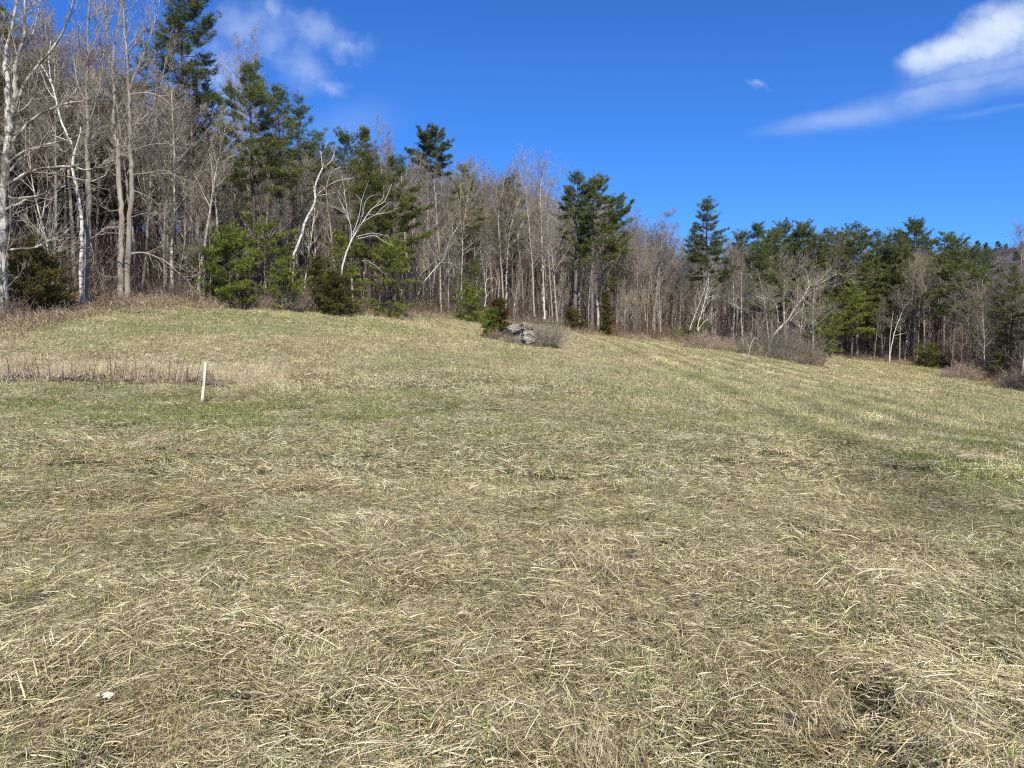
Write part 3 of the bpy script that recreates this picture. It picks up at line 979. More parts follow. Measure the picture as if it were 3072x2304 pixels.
# ------------------------------------------------------------------ instanced stuff
def gn_scatter(name, protos, pts, eul, scl, idx, mat, extra=None):
    """ONE object: its mesh holds the prototype clumps and the loose points; a node tree sets clumps on the points"""
    mb = MB(); var = []
    for k, p in enumerate(protos):
        V = np.concatenate(p.V); C = np.concatenate(p.C)
        mb.add(V, tris=np.concatenate(p.T) if p.T else None, quads=np.concatenate(p.Q) if p.Q else None, col=C)
        var.append(np.full(len(V), k, np.int32))
    mb.add(pts)
    var.append(np.full(len(pts), -1, np.int32))
    me = mb.mesh(name, mat, tint=True)
    n0 = mb.n - len(pts)
    a = me.attributes.new('variant', 'INT', 'POINT'); a.data.foreach_set('value', np.concatenate(var))
    def pad(A, w):
        o = np.zeros((mb.n, w), np.float32); o[n0:] = A; return o.ravel()
    a = me.attributes.new('turn', 'FLOAT_VECTOR', 'POINT'); a.data.foreach_set('vector', pad(eul, 3))
    a = me.attributes.new('size', 'FLOAT_VECTOR', 'POINT'); a.data.foreach_set('vector', pad(scl, 3))
    p = np.zeros(mb.n, np.int32); p[n0:] = idx
    a = me.attributes.new('pick', 'INT', 'POINT'); a.data.foreach_set('value', p)
    o = link(name, me, kind='stuff')
    ng = bpy.data.node_groups.new(name + '_nodes', 'GeometryNodeTree')
    ng.interface.new_socket('Geometry', in_out='INPUT', socket_type='NodeSocketGeometry')
    ng.interface.new_socket('Geometry', in_out='OUTPUT', socket_type='NodeSocketGeometry')
    N = ng.nodes; Lk = ng.links
    gi = N.new('NodeGroupInput'); go = N.new('NodeGroupOutput')
    def named(nm, ty):
        q = N.new('GeometryNodeInputNamedAttribute'); q.data_type = ty; q.inputs['Name'].default_value = nm
        return q.outputs['Attribute']
    v = named('variant', 'INT')
    def is_(k):
        c = N.new('FunctionNodeCompare'); c.data_type = 'INT'; c.operation = 'EQUAL'
        Lk.new(v, c.inputs[2]); c.inputs[3].default_value = k
        sgeo = N.new('GeometryNodeSeparateGeometry'); sgeo.domain = 'POINT'
        Lk.new(gi.outputs[0], sgeo.inputs[0]); Lk.new(c.outputs[0], sgeo.inputs[1])
        return sgeo.outputs[0]
    g2i = N.new('GeometryNodeGeometryToInstance')
    for k in reversed(range(len(protos))):
        Lk.new(is_(k), g2i.inputs[0])
    iop = N.new('GeometryNodeInstanceOnPoints')
    Lk.new(is_(-1), iop.inputs['Points'])
    Lk.new(g2i.outputs[0], iop.inputs['Instance'])
    iop.inputs['Pick Instance'].default_value = True
    Lk.new(named('pick', 'INT'), iop.inputs['Instance Index'])
    e2r = N.new('FunctionNodeEulerToRotation')
    Lk.new(named('turn', 'FLOAT_VECTOR'), e2r.inputs[0])
    Lk.new(e2r.outputs[0], iop.inputs['Rotation'])
    Lk.new(named('size', 'FLOAT_VECTOR'), iop.inputs['Scale'])
    Lk.new(iop.outputs[0], go.inputs[0])
    md = o.modifiers.new('scatter', 'NODES'); md.node_group = ng
    return o

def slope_euler(x, y, spin, e=0.5):
    """euler angles that lay a clump on the slope, then spin it"""
    zx = (height(x + e, y) - height(x - e, y)) / (2 * e); zy = (height(x, y + e) - height(x, y - e)) / (2 * e)
    n = np.stack([-zx, -zy, np.ones_like(zx)], 1); n /= np.linalg.norm(n, axis=1, keepdims=True)
    c, s_ = np.cos(spin), np.sin(spin)
    xa = np.stack([c, s_, np.zeros_like(c)], 1); xa -= n * (xa * n).sum(1, keepdims=True); xa /= np.linalg.norm(xa, axis=1, keepdims=True)
    ya = np.cross(n, xa)
    # R = [xa ya n]; euler XYZ (Rz Ry Rx)
    ry = -np.arcsin(np.clip(xa[:, 2], -1, 1)); rx = np.arctan2(ya[:, 2], n[:, 2]); rz = np.arctan2(xa[:, 1], xa[:, 0])
    return np.stack([rx, ry, rz], 1)

STRAW = np.array([[.64, .55, .32], [.84, .76, .48], [.50, .42, .245], [.90, .83, .57], [.34, .275, .16], [.60, .51, .33], [.66, .60, .33], [.19, .15, .085], [.78, .70, .43], [.28, .225, .13], [.14, .11, .065]])
GREEN = np.array([[.12, .17, .035], [.20, .26, .055], [.07, .12, .035], [.27, .32, .075], [.36, .38, .11]])
GREY = np.array([[.37, .31, .22], [.15, .12, .075], [.45, .39, .29], [.23, .185, .12]])

def clump(rg, rad, n_lay, n_up, n_gr, width, ln, h, swirl, segs=3, soft=0.0):
    """a disc of matted straw, upright dry stems and fresh blades"""
    mb = MB()
    def blades(n, length, w, lift, flat, pal, dirn, dspread, curl, z0=0.0):
        if n <= 0: return
        rr_ = rad * np.sqrt(rg.random(n)); a = rg.random(n) * 2 * PI
        p = np.stack([rr_ * np.cos(a), rr_ * np.sin(a), np.full(n, 0.0)], 1)
        p[:, 2] = rg.uniform(0, z0, n) if z0 > 0 else -0.01
        az = dirn + rg.normal(size=n) * dspread
        el = np.clip(rg.normal(lift, flat, n), -0.15, 1.5)
        L = length * np.where(rg.random(n) < 0.5, rg.uniform(0.28, 0.65, n), rg.uniform(0.65, 1.3, n))
        w_ = w * np.where(rg.random(n) < 0.10, 1.7, 1.0) * rg.uniform(0.5, 1.25, n)
        c = pal[rg.integers(0, len(pal), n)] * rg.uniform(0.5, 1.2, n)[:, None]
        # far off only the mingled colour of many blades is seen
        c = c * (1 - soft) + soft * pal.mean(0)[None] * rg.uniform(0.85, 1.15, n)[:, None]
        if pal is GREEN and soft > 0: c = c * 0.62 + np.array([[.44, .40, .25]]) * 0.38
        curlz = rg.normal(curl, abs(curl) * 0.6 + 0.05, n)
        curla = rg.normal(0, 0.55, n)
        roll = rg.uniform(-0.9, 0.9, n)
        prev = p; Vs = []
        for i in range(segs + 1):
            d = np.stack([np.cos(az) * np.cos(el), np.sin(az) * np.cos(el), np.sin(el)], 1)
            sd = np.stack([-np.sin(az), np.cos(az), np.zeros(n)], 1)
            sd = sd * np.cos(roll)[:, None] + np.cross(d, sd) * np.sin(roll)[:, None]
            ww = w_ * (1.0 if i == 0 else (1 - (i / segs) ** 2 * 0.85)) * 0.5
            Vs.append(prev - sd * ww[:, None]); Vs.append(prev + sd * ww[:, None])
            prev = prev + d * (L / segs)[:, None]
            prev[:, 2] = np.maximum(prev[:, 2], 0.003 if z0 == 0 else 0.0)
            el = el - curlz / segs; az = az + curla / segs
        v = np.stack(Vs, 1).reshape(-1, 3)
        m = 2 * (segs + 1)
        q = np.array([[2 * i, 2 * i + 1, 2 * i + 3, 2 * i + 2] for i in range(segs)])
        quads = ((np.arange(n) * m)[:, None, None] + q[None]).reshape(-1, 4)
        mb.add(v, quads=quads, col=np.repeat(c, m, 0))
    d0 = rg.uniform(0, 2 * PI)
    blades(n_lay, ln, width, 0.08, 0.16, STRAW, d0, swirl, 0.25, z0=h * 0.45)
    blades(n_lay // 4, ln * 0.8, width * 0.7, 0.2, 0.3, GREY, d0 + 1, 2.0, 0.3, z0=h * 0.3)
    blades(n_up, ln * 0.8, width * 0.7, 0.75, 0.35, STRAW, d0, 1.4, 1.2)
    blades(n_gr, ln * 0.85, width * 0.9, 1.1, 0.35, GREEN, d0, 3.0, 0.5)
    return mb

def build_grass():
    rg = np.random.default_rng(77)
    def band(name, y0, y1, rad, per, width, ln, h, seed, jitter=0.35, segs=3, cnt=330, span=0.80, soft=0.0):
        protos = []
        # 0-5 straw mats, 6-9 mixed, 10-13 green, 14-15 arched tussocks
        for k in range(6): protos.append(clump(rg, rad, int(cnt * 0.88), cnt // 3, int(cnt * 0.3), width, ln, h, 0.55 + 0.12 * k, segs, soft))
        for k in range(4): protos.append(clump(rg, rad, int(cnt * 0.65), cnt // 4, int(cnt * 0.42), width, ln * 0.9, h, 1.5, segs, soft))
        for k in range(4): protos.append(clump(rg, rad, int(cnt * 0.35), cnt // 8, int(cnt * 0.8), width, ln * 0.85, h, 2.2, segs, soft))
        for k in range(2): protos.append(clump(rg, rad * 0.6, int(cnt * 0.3), int(cnt * 0.9), cnt // 12, width, ln * 1.25, h * 1.6, 0.5, segs, soft))
        cell = math.sqrt(PI * rad * rad / per)
        gx, gy = np.meshgrid(np.arange(-(y1 * span + 1), y1 * span + 1, cell), np.arange(y0, y1, cell))
        x = gx.ravel() + rg.uniform(-0.45, 0.45, gx.size) * cell; y = gy.ravel() + rg.uniform(-0.45, 0.45, gx.size) * cell
        inside = np.abs(x) < y * span + 0.9
        x, y = x[inside], y[inside]; n = len(x)
        d = beyond(x, y)
        keep = d < rg.uniform(-1.2, 0.3, n)
        x, y = x[keep], y[keep]; n = len(x)
        g = green_map(x, y) + rg.normal(0, 0.11, n)
        pick = np.where(g < 0.36, rg.integers(0, 6, n), np.where(g < 0.62, rg.integers(6, 10, n), rg.integers(10, 14, n)))
        tus = (rg.random(n) < 0.11) & (g < 0.62)
        pick = np.where(tus, rg.integers(14, 16, n), pick)
        # the wind and snow laid the straw in wide swirls
        spin = fbm(x * 0.35, y * 0.35, 91, 2) * 4 * PI + rg.normal(0, 1.0, n)
        hole = np.hypot((x - HOLE[0]) / 1.3, y - HOLE[1]) < 0.09
        x, y, spin, pick = x[~hole], y[~hole], spin[~hole], pick[~hole]; n = len(x)
        z = height(x, y)
        s = rg.uniform(0.8, 1.25, n)
        sz = s * (0.75 + 0.7 * fbm(x * 0.9, y * 0.9, 95, 2))
        gn_scatter(name, protos, np.stack([x, y, z], 1), slope_euler(x, y, spin, rad * 0.6), np.stack([s, s, sz], 1), pick, M['blade'])
        return n
    a = band('meadow_grass', 2.0, 8.5, 0.26, 3.0, 0.0028, 0.115, 0.09, 1, cnt=740)
    b = band('meadow_grass', 8.0, 22.6, 0.5, 2.7, 0.0053, 0.14, 0.085, 2, cnt=740, soft=0.0)
    c = band('meadow_grass', 22.0, 46, 0.75, 2.2, 0.014, 0.24, 0.06, 3, segs=2, cnt=340, soft=0.35)
    d = band('meadow_grass', 45, 104, 1.3, 1.5, 0.026, 0.28, 0.07, 4, segs=2, cnt=370, soft=0.6)
build_grass()

# ------------------------------------------------------------------ brush, far woods, fringe
def merge(*mbs):
    return mbs

def brush_clump(rg, h, n, spread, w, pal, arch=0.3):
    """a thicket of thin upright and arching twigs"""
    mb = MB()
    P0 = []; P1 = []; W0 = []; W1 = []; C = []
    for i in range(n):
        p = np.array([rg.normal() * spread, rg.normal() * spread, -0.05])
        d = unit(np.array([rg.normal() * 0.35, rg.normal() * 0.35, 1.0]))
        L = h * rg.uniform(0.35, 1.1); m = 4
        c = pal[rg.integers(len(pal))] * rg.uniform(0.7, 1.2)
        for j in range(m):
            d = unit(d + rg.normal(size=3) * 0.14 + np.array([0, 0, -arch * j * 0.15]))
            q = p + d * L / m
            P0.append(p); P1.append(q); W0.append(w * (1 - j / m * 0.7)); W1.append(w * (1 - (j + 1) / m * 0.7)); C.append(c)
            for k in range(2):
                e = unit(d * 0.8 + rg.normal(size=3) * 0.55)
                ll = L * rg.uniform(0.12, 0.3)
                P0.append(q); P1.append(q + e * ll); W0.append(w * 0.45); W1.append(w * 0.25); C.append(c)
            p = q
    mb.ribbons(np.array(P0), np.array(P1), np.array(W0), np.array(W1), rg, col=np.array(C))
    return mb
BROWN = np.array([[.16, .12, .09], [.22, .17, .125], [.11, .085, .065], [.28, .22, .165]])
REDDISH = np.array([[.27, .20, .13], [.42, .34, .22], [.20, .15, .10], [.52, .44, .29]])

def copy_mesh_mb(meshes, tints):
    """turn finished tree meshes into one prototype clump"""
    mb = MB()
    for me, tnt in zip(meshes, tints):
        V = np.empty(len(me.vertices) * 3, np.float32); me.vertices.foreach_get('co', V); V = V.reshape(-1, 3)
        L = np.empty(len(me.loops), np.int32); me.loops.foreach_get('vertex_index', L)
        tot = np.empty(len(me.polygons), np.int32); me.polygons.foreach_get('loop_total', tot)
        nt = int((tot == 3).sum())
        T = L[:nt * 3].reshape(-1, 3); Q = L[nt * 3:].reshape(-1, 4)
        mb.add(V, tris=T if nt else None, quads=Q if len(Q) else None, col=tnt)
    return mb

def build_brush():
    rg = np.random.default_rng(41)
    # undergrowth through the edge of the woods
    protos = [brush_clump(rg, 1.3, 16, 0.35, 0.012, BROWN) for _ in range(6)] + [brush_clump(rg, 2.3, 14, 0.45, 0.016, BROWN) for _ in range(5)] + [brush_clump(rg, 5.5, 12, 0.9, 0.022, BROWN, 0.05) for _ in range(4)]
    n = 7500
    a = ray(0, 1000)[0]; px = rg.uniform(-500, 3600, n)
    rx = np.array([ray(p, 1000)[0] for p in px])
    Ye = np.interp(rx, _ea, _eY)
    depth = 0.4 + 75 * rg.random(n) ** 1.8
    Y = Ye + depth; x = rx * Y
    open_ = (px > 60) & (px < 480) & (depth < 9) & (rg.random(n) < 0.88)
    k = ~open_
    x, Y, depth, px = x[k], Y[k], depth[k], px[k]; n = len(x)
    pick = np.where((rg.random(n) < 0.55) | (depth < 2.0), rg.integers(0, 6, n), rg.integers(6, 11, n))
    pick = np.where((depth > 7) & (rg.random(n) < 0.45), rg.integers(11, 15, n), pick)
    s = rg.uniform(0.6, 1.3, n)
    eu = np.stack([np.zeros(n), np.zeros(n), rg.uniform(0, 2 * PI, n)], 1)
    gn_scatter('undergrowth', protos, np.stack([x, Y, height(x, Y)], 1), eu, np.stack([s, s, s], 1), pick, M['dry'])
    # tall dry grass and weeds fringing the field
    protos = [brush_clump(rg, 0.6, 30, 0.3, 0.012, REDDISH, 0.5) for _ in range(6)]
    n = 2600
    px = rg.uniform(-500, 3600, n); rx = np.array([ray(p, 1000)[0] for p in px])
    Ye = np.interp(rx, _ea, _eY)
    k = ~((px > 100) & (px < 500) & (rg.random(n) < 0.7)); px, rx, Ye = px[k], rx[k], Ye[k]; n = len(px)
    Y = Ye + rg.normal(0.2, 0.9, n) + (fbm(px * 0.02, px * 0, 5, 2) - 0.5) * 2; x = rx * Y
    s = rg.uniform(0.5, 1.3, n)
    eu = np.stack([np.zeros(n), np.zeros(n), rg.uniform(0, 2 * PI, n)], 1)
    gn_scatter('dry_grass_fringe', protos, np.stack([x, Y, height(x, Y)], 1), eu, np.stack([s, s, s], 1), rg.integers(0, 6, n), M['dry'])
    # the woods farther back than one can count
    bt = []
    for i in range(5):
        b = bare('far_kind', np.random.default_rng(400 + i), 17, 0.14, spec_tree(k0=22, k1=7, k2=5, k3=1.6, frm=[0.3, 0.4, 0.5, 0.25, 0.35][i], up=0.08, ang=(22, 45)))
        bt.append((copy_mesh_mb([b[0], b[1]], [(.24, .21, .165), (.135, .112, .083)]), b[2]))
        bpy.data.meshes.remove(b[0]); bpy.data.meshes.remove(b[1])
    n = 1800
    px = rg.uniform(-700, 3900, n); rx = np.array([ray(p, 1000)[0] for p in px])
    Ye = np.interp(rx, _ea, _eY)
    depth = 12 + 85 * rg.random(n) ** 1.2
    Y = Ye + depth; x = rx * Y
    px = np.where(rg.random(n) < 0.12, rg.uniform(-250, 420, n), px); rx = np.array([ray(p, 1000)[0] for p in px]); Ye = np.interp(rx, _ea, _eY); Y = Ye + depth; x = rx * Y
    hid = (px > 420) & (px < 550) & (rg.random(n) < 0.3)
    px, Y, x = px[~hid], Y[~hid], x[~hid]; n = len(x)
    z = height(x, Y)
    row = np.interp(px, SKY_X, SKY_Y) + rg.uniform(5, 75, n)
    top = np.array([at(p, r_, y)[2] for p, r_, y in zip(px, row, Y)])
    H = np.clip(top - z, 3, rg.uniform(13, 20, n))
    pick = rg.integers(0, 5, n)
    s = H / np.array([b[1] for b in bt])[pick]
    w = s * rg.uniform(0.9, 1.2, n)
    eu = np.stack([np.zeros(n), np.zeros(n), rg.uniform(0, 2 * PI, n)], 1)
    gn_scatter('distant_woods', [b[0] for b in bt], np.stack([x, Y, z - 0.1], 1), eu, np.stack([w, w, s], 1), pick, M['dry'])
    # leafless woods clothing the far hillside
    hp = [brush_clump(rg, 7.0, 9, 1.6, 0.30, np.array([[.13, .115, .115], [.18, .155, .15], [.10, .09, .095]]), 0.05) for _ in range(5)]
    n = 5200
    hy, hx = HILL.shape[:2]
    fi = rg.uniform(6, 35, n); fj = rg.uniform(hx * 0.42, hx * 0.85, n)
    i0 = fi.astype(int); j0 = fj.astype(int)
    pos = HILL[i0, j0] + (HILL[i0 + 1, j0] - HILL[i0, j0]) * (fi - i0)[:, None] + (HILL[i0, j0 + 1] - HILL[i0, j0]) * (fj - j0)[:, None]
    s = rg.uniform(0.7, 1.2, n)
    gn_scatter('hillside_woods', hp, pos, np.stack([np.zeros(n), np.zeros(n), rg.uniform(0, 6.28, n)], 1), np.stack([s, s, s], 1), rg.integers(0, 5, n), M['dry'])
    # pines on the far ridge
    rg2 = np.random.default_rng(9)
    pm = pine('ridge_pine', rg2, 12, 0.35, 3.2, 'bush', 'needle_blue', dens=0.25, nl=0.6, nw=0.2, gap=1.4)
    ny, nx = HILL.shape[:2]
    order = ['first', 'second', 'third', 'fourth', 'fifth', 'sixth', 'seventh', 'eighth', 'ninth']
    for crest, cnt in ((True, 9), (False, 5)):
        for i in range(cnt):
            px = 2905 + (i + rg2.uniform(0.1, 0.9)) * 250 / cnt
            row = rg2.integers(26, 33) if crest else rg2.integers(15, 25)
            a_ = ray(px, 740)[0]
            col_ = int(np.argmin(np.abs(HILL[row, :, 0] / HILL[row, :, 1] - a_)))
            p = HILL[row, col_]
            s = rg2.uniform(0.8, 1.5)
            o = thing('ridge_pine', (p[0], p[1], p[2] - 0.5), '%s small dark pine from the left %s' % (order[i], 'along the far ridge crest' if crest else 'on the far hillside below the crest'), 'pine tree', 'small pines on the far ridge', rg2.uniform(0, 6))
            o.scale = (s, s, s)
            link('trunk', pm[0], o); link('crown', pm[1], o)
build_brush()

# ------------------------------------------------------------------ traced trees
def crop(k, ox, oy):
    return lambda L: [(ox + x / k, oy + y / k) for x, y in L]
c1 = crop(1.58, 0, 0); c2 = crop(1.7457, 600, 100); c3 = crop(2.2125, 1200, 350); c4 = crop(2.553, 1900, 500); c5 = crop(2.552, 2400, 600)

def traced(name, label, cat, Y, stems, limbs, bark, twig, seed, twigs=9, tw_len=1.3, group=None, tw_up=0.10, trunk_name='trunk', sub=(6, 3)):
    """stems / limbs: lists of (photograph points, start radius m, end radius m[, depth drift m])"""
    rg = np.random.default_rng(seed)
    bx, by = stems[0][0][0]
    base = at(bx, by, Y)
    gz = hz(base[0], Y)
    origin = np.array([base[0], Y, gz - 0.12])
    o = thing(name, tuple(origin), label, cat, group)
    W = Wood()
    paths = []
    for kind, L in (('stem', stems), ('limb', limbs)):
        for it in L:
            pts, r0, r1 = it[0], it[1], it[2]
            drift = it[3] if len(it) > 3 else (rg.uniform(-1.6, 1.6) if kind == 'limb' else rg.uniform(-0.3, 0.3))
            n = len(pts)
            P = []
            y0 = 0.0
            if kind == 'limb':      # leave from the nearest point of what is already there
                q0 = at(pts[0][0], pts[0][1], Y)
                best = 1e9
                for pp, _ in paths:
                    dd = np.hypot(pp[:, 0] - q0[0] + origin[0], pp[:, 2] - q0[2] + origin[2])
                    j = int(np.argmin(dd))
                    if dd[j] < best: best = dd[j]; y0 = pp[j, 1]
            for i, (px, py) in enumerate(pts):
                t = i / (n - 1)
                P.append(at(px, py, Y + y0 + drift * t ** 1.2) - origin)
            if kind == 'stem' and P[0][2] < 1.2:
                P[0][2] = min(P[0][2], 0.0)
                if len(P) > 1 and L.index(it) == 0: P[0] = np.array([P[0][0], 0.0, 0.0])
            rr = np.linspace(0, 1, n)
            rad = (r0 + (r1 - r0) * rr) * (1.0 if seed in (1, 2, 3, 4) else 0.72)
            pp, rad = smooth_poly(P, rad)
            wob = rg.normal(size=pp.shape) * rad[:, None] * 0.22; wob[0] = 0
            pp = pp + wob
            if kind == 'stem' and L.index(it) == 0:
                rad[0] *= 1.45
                if len(rad) > 2: rad[1] *= 1.12
            paths.append((pp, rad))
            mb = MB(); mb.tube(pp, rad, 10 if kind == 'stem' else 6, lump=0.25 if kind == 'stem' else 0.1, seed=seed)
            link(trunk_name if kind == 'stem' else 'limb', mb.mesh(kind, M[bark], smooth=True), o)
            # side branches and twigs
            Lw = float(np.linalg.norm(np.diff(pp, axis=0), axis=1).sum())
            k = int(twigs * max(0.6, Lw / 4.0))
            lo = 0.35 if kind == 'stem' else 0.12
            for t in rg.uniform(lo, 1.0, k):
                f = t * (len(pp) - 1); i = min(int(f), len(pp) - 2); g = f - i
                pos = pp[i] * (1 - g) + pp[i + 1] * g
                ax = unit(pp[i + 1] - pp[i])
                side = unit(np.cross(ax, rg.normal(size=3)))
                an = R(rg.uniform(22, 55))
                rb = rad[i]
                sp = [dict(n=4, w=0.14, up=tw_up, kids=sub[0], **{'from': 0.15}, tap=0.7),
                      dict(n=3, w=0.15, up=tw_up, kids=sub[1], **{'from': 0.2}, ang=(25, 50), len=(0.35, 0.6), rmin=0.006, rk=0.55, tap=0.6),
                      dict(n=1, w=0.1, up=tw_up, kids=0, **{'from': 0.2}, ang=(20, 45), len=(0.4, 0.7), rmin=0.005, rk=0.5, tap=0.5)]
                grow(rg, W, pos, ax * math.cos(an) + side * math.sin(an), tw_len * rg.uniform(0.5, 1.4), min(rb * 0.5, 0.022), 0, sp)
    if W.seg:
        link('crown', wood_mesh(W, rg, 'crown', M[twig], [0, 1, 2]), o)
    return o

def P1(L): return c1(L)

# 1 the big pale tree at the left edge
traced('pale_tree', 'big pale flaking-barked tree with sweeping lit limbs at the left picture edge', 'tree', 38,
       [(c1([(16, 1512), (15, 1350), (14, 1200), (14, 1010), (20, 860), (32, 720), (38, 640)]), 0.24, 0.14),
        (c1([(38, 640), (40, 520), (38, 400), (25, 300), (42, 200), (70, 60), (88, -60)]), 0.15, 0.05, 0.8),
        (c1([(38, 640), (60, 545), (75, 430), (72, 330), (92, 250), (115, 150), (118, -40)]), 0.16, 0.05, -0.7)],
       [(c1(l), a, b) for l, a, b in [
           ([(60, 545), (130, 380), (200, 290), (270, 200), (330, 80), (352, -40)], .085, .025),
           ([(60, 670), (130, 590), (210, 530), (310, 490), (390, 480), (432, 462)], .085, .02),
           ([(310, 490), (350, 440), (382, 385)], .035, .012), ([(210, 530), (330, 500), (370, 520)], .03, .012),
           ([(45, 770), (110, 720), (170, 700), (240, 680), (330, 660), (410, 615)], .07, .018),
           ([(50, 810), (90, 760), (150, 720), (210, 680), (262, 588)], .06, .018),
           ([(45, 870), (130, 820), (230, 795), (340, 790), (420, 805), (490, 770), (530, 738)], .085, .018),
           ([(70, 850), (160, 820), (260, 825), (380, 850), (440, 855), (505, 828)], .06, .015),
           ([(340, 790), (400, 770), (440, 735)], .03, .012),
           ([(14, 905), (60, 940), (170, 930), (240, 905), (292, 888)], .07, .018),
           ([(14, 1000), (80, 970), (150, 935), (230, 915), (312, 878)], .075, .018),
           ([(12, 1190), (90, 1180), (160, 1175), (230, 1140), (290, 1120), (335, 1075)], .07, .018),
           ([(230, 1140), (255, 1170), (300, 1180)], .025, .01), ([(60, 560), (120, 510), (180, 440), (245, 415)], .05, .015),
           ([(92, 250), (150, 170), (180, 60), (190, -30)], .045, .018), ([(38, 400), (10, 330), (-20, 250)], .05, .02),
           ([(25, 300), (0, 200), (10, 60)], .04, .02), ([(20, 860), (-60, 760), (-120, 700)], .08, .03), ([(14, 1100), (-70, 1010), (-140, 980)], .07, .02)]],
       'pale', 'twig', 1, twigs=8, tw_len=1.1)

# 2 curved white birch
traced('white_birch', 'slender white birch curving left at its top beside a straight grey trunk', 'birch tree', 46,
       [(c1([(385, 1415), (383, 1300), (388, 1150), (385, 1030), (370, 930), (350, 830), (345, 770), (358, 705)]), .12, .07),
        (c1([(352, 730), (330, 665), (305, 610), (285, 560), (265, 470), (245, 400), (215, 340), (185, 290)]), .07, .03)],
       [(c1(l), a, b) for l, a, b in [([(330, 672), (290, 655), (250, 640)], .03, .015), ([(245, 400), (232, 300), (240, 195)], .04, .015),
                                      ([(358, 705), (378, 640), (382, 600)], .035, .015), ([(265, 470), (230, 430), (190, 330)], .03, .012),
                                      ([(330, 700), (300, 720), (265, 670)], .025, .01)]],
       'birch', 'twig', 2, twigs=7, tw_len=1.0)
# 3 the grey trunk beside it
traced('grey_tree', 'straight grey-barked tree standing close against the curved white birch', 'tree', 47,
       [(c1([(412, 1415), (415, 1250), (415, 1100), (421, 950), (415, 800), (415, 700), (418, 600), (414, 500), (410, 380), (420, 280), (415, 120), (430, -40)]), .19, .04)],
       [(c1(l), a, b) for l, a, b in [([(418, 600), (450, 500), (480, 380), (490, 250)], .05, .02), ([(414, 500), (370, 400), (350, 280)], .05, .02), ([(410, 380), (380, 250), (370, 100)], .04, .02),
                                      ([(415, 1140), (450, 1120), (500, 1085), (560, 1075), (600, 1060)], .05, .015), ([(418, 1130), (440, 1190), (445, 1250)], .03, .01),
                                      ([(416, 270), (470, 150), (500, 20)], .035, .015), ([(415, 700), (460, 620), (520, 590)], .04, .015)]],
       'smooth', 'twig', 3, twigs=13, tw_len=1.3)
# 4 twin-stemmed tree
traced('twin_stemmed_tree', 'tall smooth grey tree with two close parallel stems on the left slope', 'tree', 48.5,
       [(c1([(572, 1412), (572, 1300), (576, 1150), (576, 1000), (566, 880), (560, 780), (555, 680), (541, 600), (541, 480), (535, 350), (515, 280), (510, 180), (500, 0), (492, -90)]), .19, .035),
        (c1([(604, 1410), (606, 1250), (615, 1100), (622, 950), (622, 800), (618, 700), (615, 560), (610, 450), (605, 350), (600, 250), (590, 150), (585, 0), (580, -90)]), .18, .035)],
       [(c1(l), a, b) for l, a, b in [
           ([(515, 280), (470, 195), (448, 60), (440, -50)], .06, .02), ([(605, 440), (650, 330), (700, 210), (745, 60), (760, -40)], .07, .02),
           ([(535, 340), (546, 200), (572, 50), (590, -50)], .06, .02), ([(622, 715), (700, 690), (790, 680), (862, 700)], .05, .012),
           ([(624, 830), (700, 820), (780, 808), (850, 840), (925, 868)], .045, .012), ([(610, 450), (700, 440), (780, 470), (832, 530)], .05, .012),
           ([(618, 710), (590, 740), (568, 790)], .05, .03), ([(604, 1212), (650, 1198), (720, 1210), (800, 1250), (850, 1300), (895, 1328)], .065, .02),
           ([(576, 1080), (500, 1082), (430, 1112), (396, 1145)], .05, .015), ([(576, 990), (520, 1000), (460, 960)], .035, .012),
           ([(622, 1030), (690, 1010), (760, 1015)], .035, .012), ([(606, 1250), (560, 1310), (500, 1310), (450, 1280)], .045, .015),
           ([(615, 600), (680, 560), (720, 520), (800, 510)], .04, .012), ([(560, 700), (500, 640), (450, 620)], .04, .012), ([(600, 250), (650, 200), (690, 100), (700, 0)], .045, .015),
           ([(622, 900), (700, 930), (760, 980)], .03, .01), ([(541, 480), (480, 420), (430, 300)], .045, .015)]],
       'smooth', 'twig', 4, twigs=12, tw_len=1.5)
# 5 leaning white birch
traced('white_birch', 'white birch leaning right with a bare forked top against the pines', 'birch tree', 60,
       [(c2([(466, 1250), (485, 1180), (502, 1135), (530, 1065), (550, 990), (590, 910), (605, 860), (598, 820), (616, 765), (641, 708)]), .16, .075)],
       [(c2(l), a, b) for l, a, b in [([(641, 708), (655, 650), (656, 600), (640, 560)], .05, .015), ([(641, 708), (690, 662), (713, 588)], .05, .015),
                                      ([(605, 862), (630, 830), (680, 792), (740, 766), (792, 762)], .065, .018), ([(664, 800), (680, 742), (720, 706), (775, 700)], .045, .015),
                                      ([(622, 850), (700, 835), (738, 820)], .035, .012), ([(665, 780), (652, 738)], .025, .01), ([(655, 600), (672, 565)], .02, .01),
                                      ([(690, 662), (735, 660)], .02, .008), ([(641, 708), (632, 620), (612, 625)], .03, .01), ([(598, 820), (590, 780)], .02, .01)]],
       'birch', 'twig_pale', 5, twigs=1.6, tw_len=0.5, sub=(3, 1))
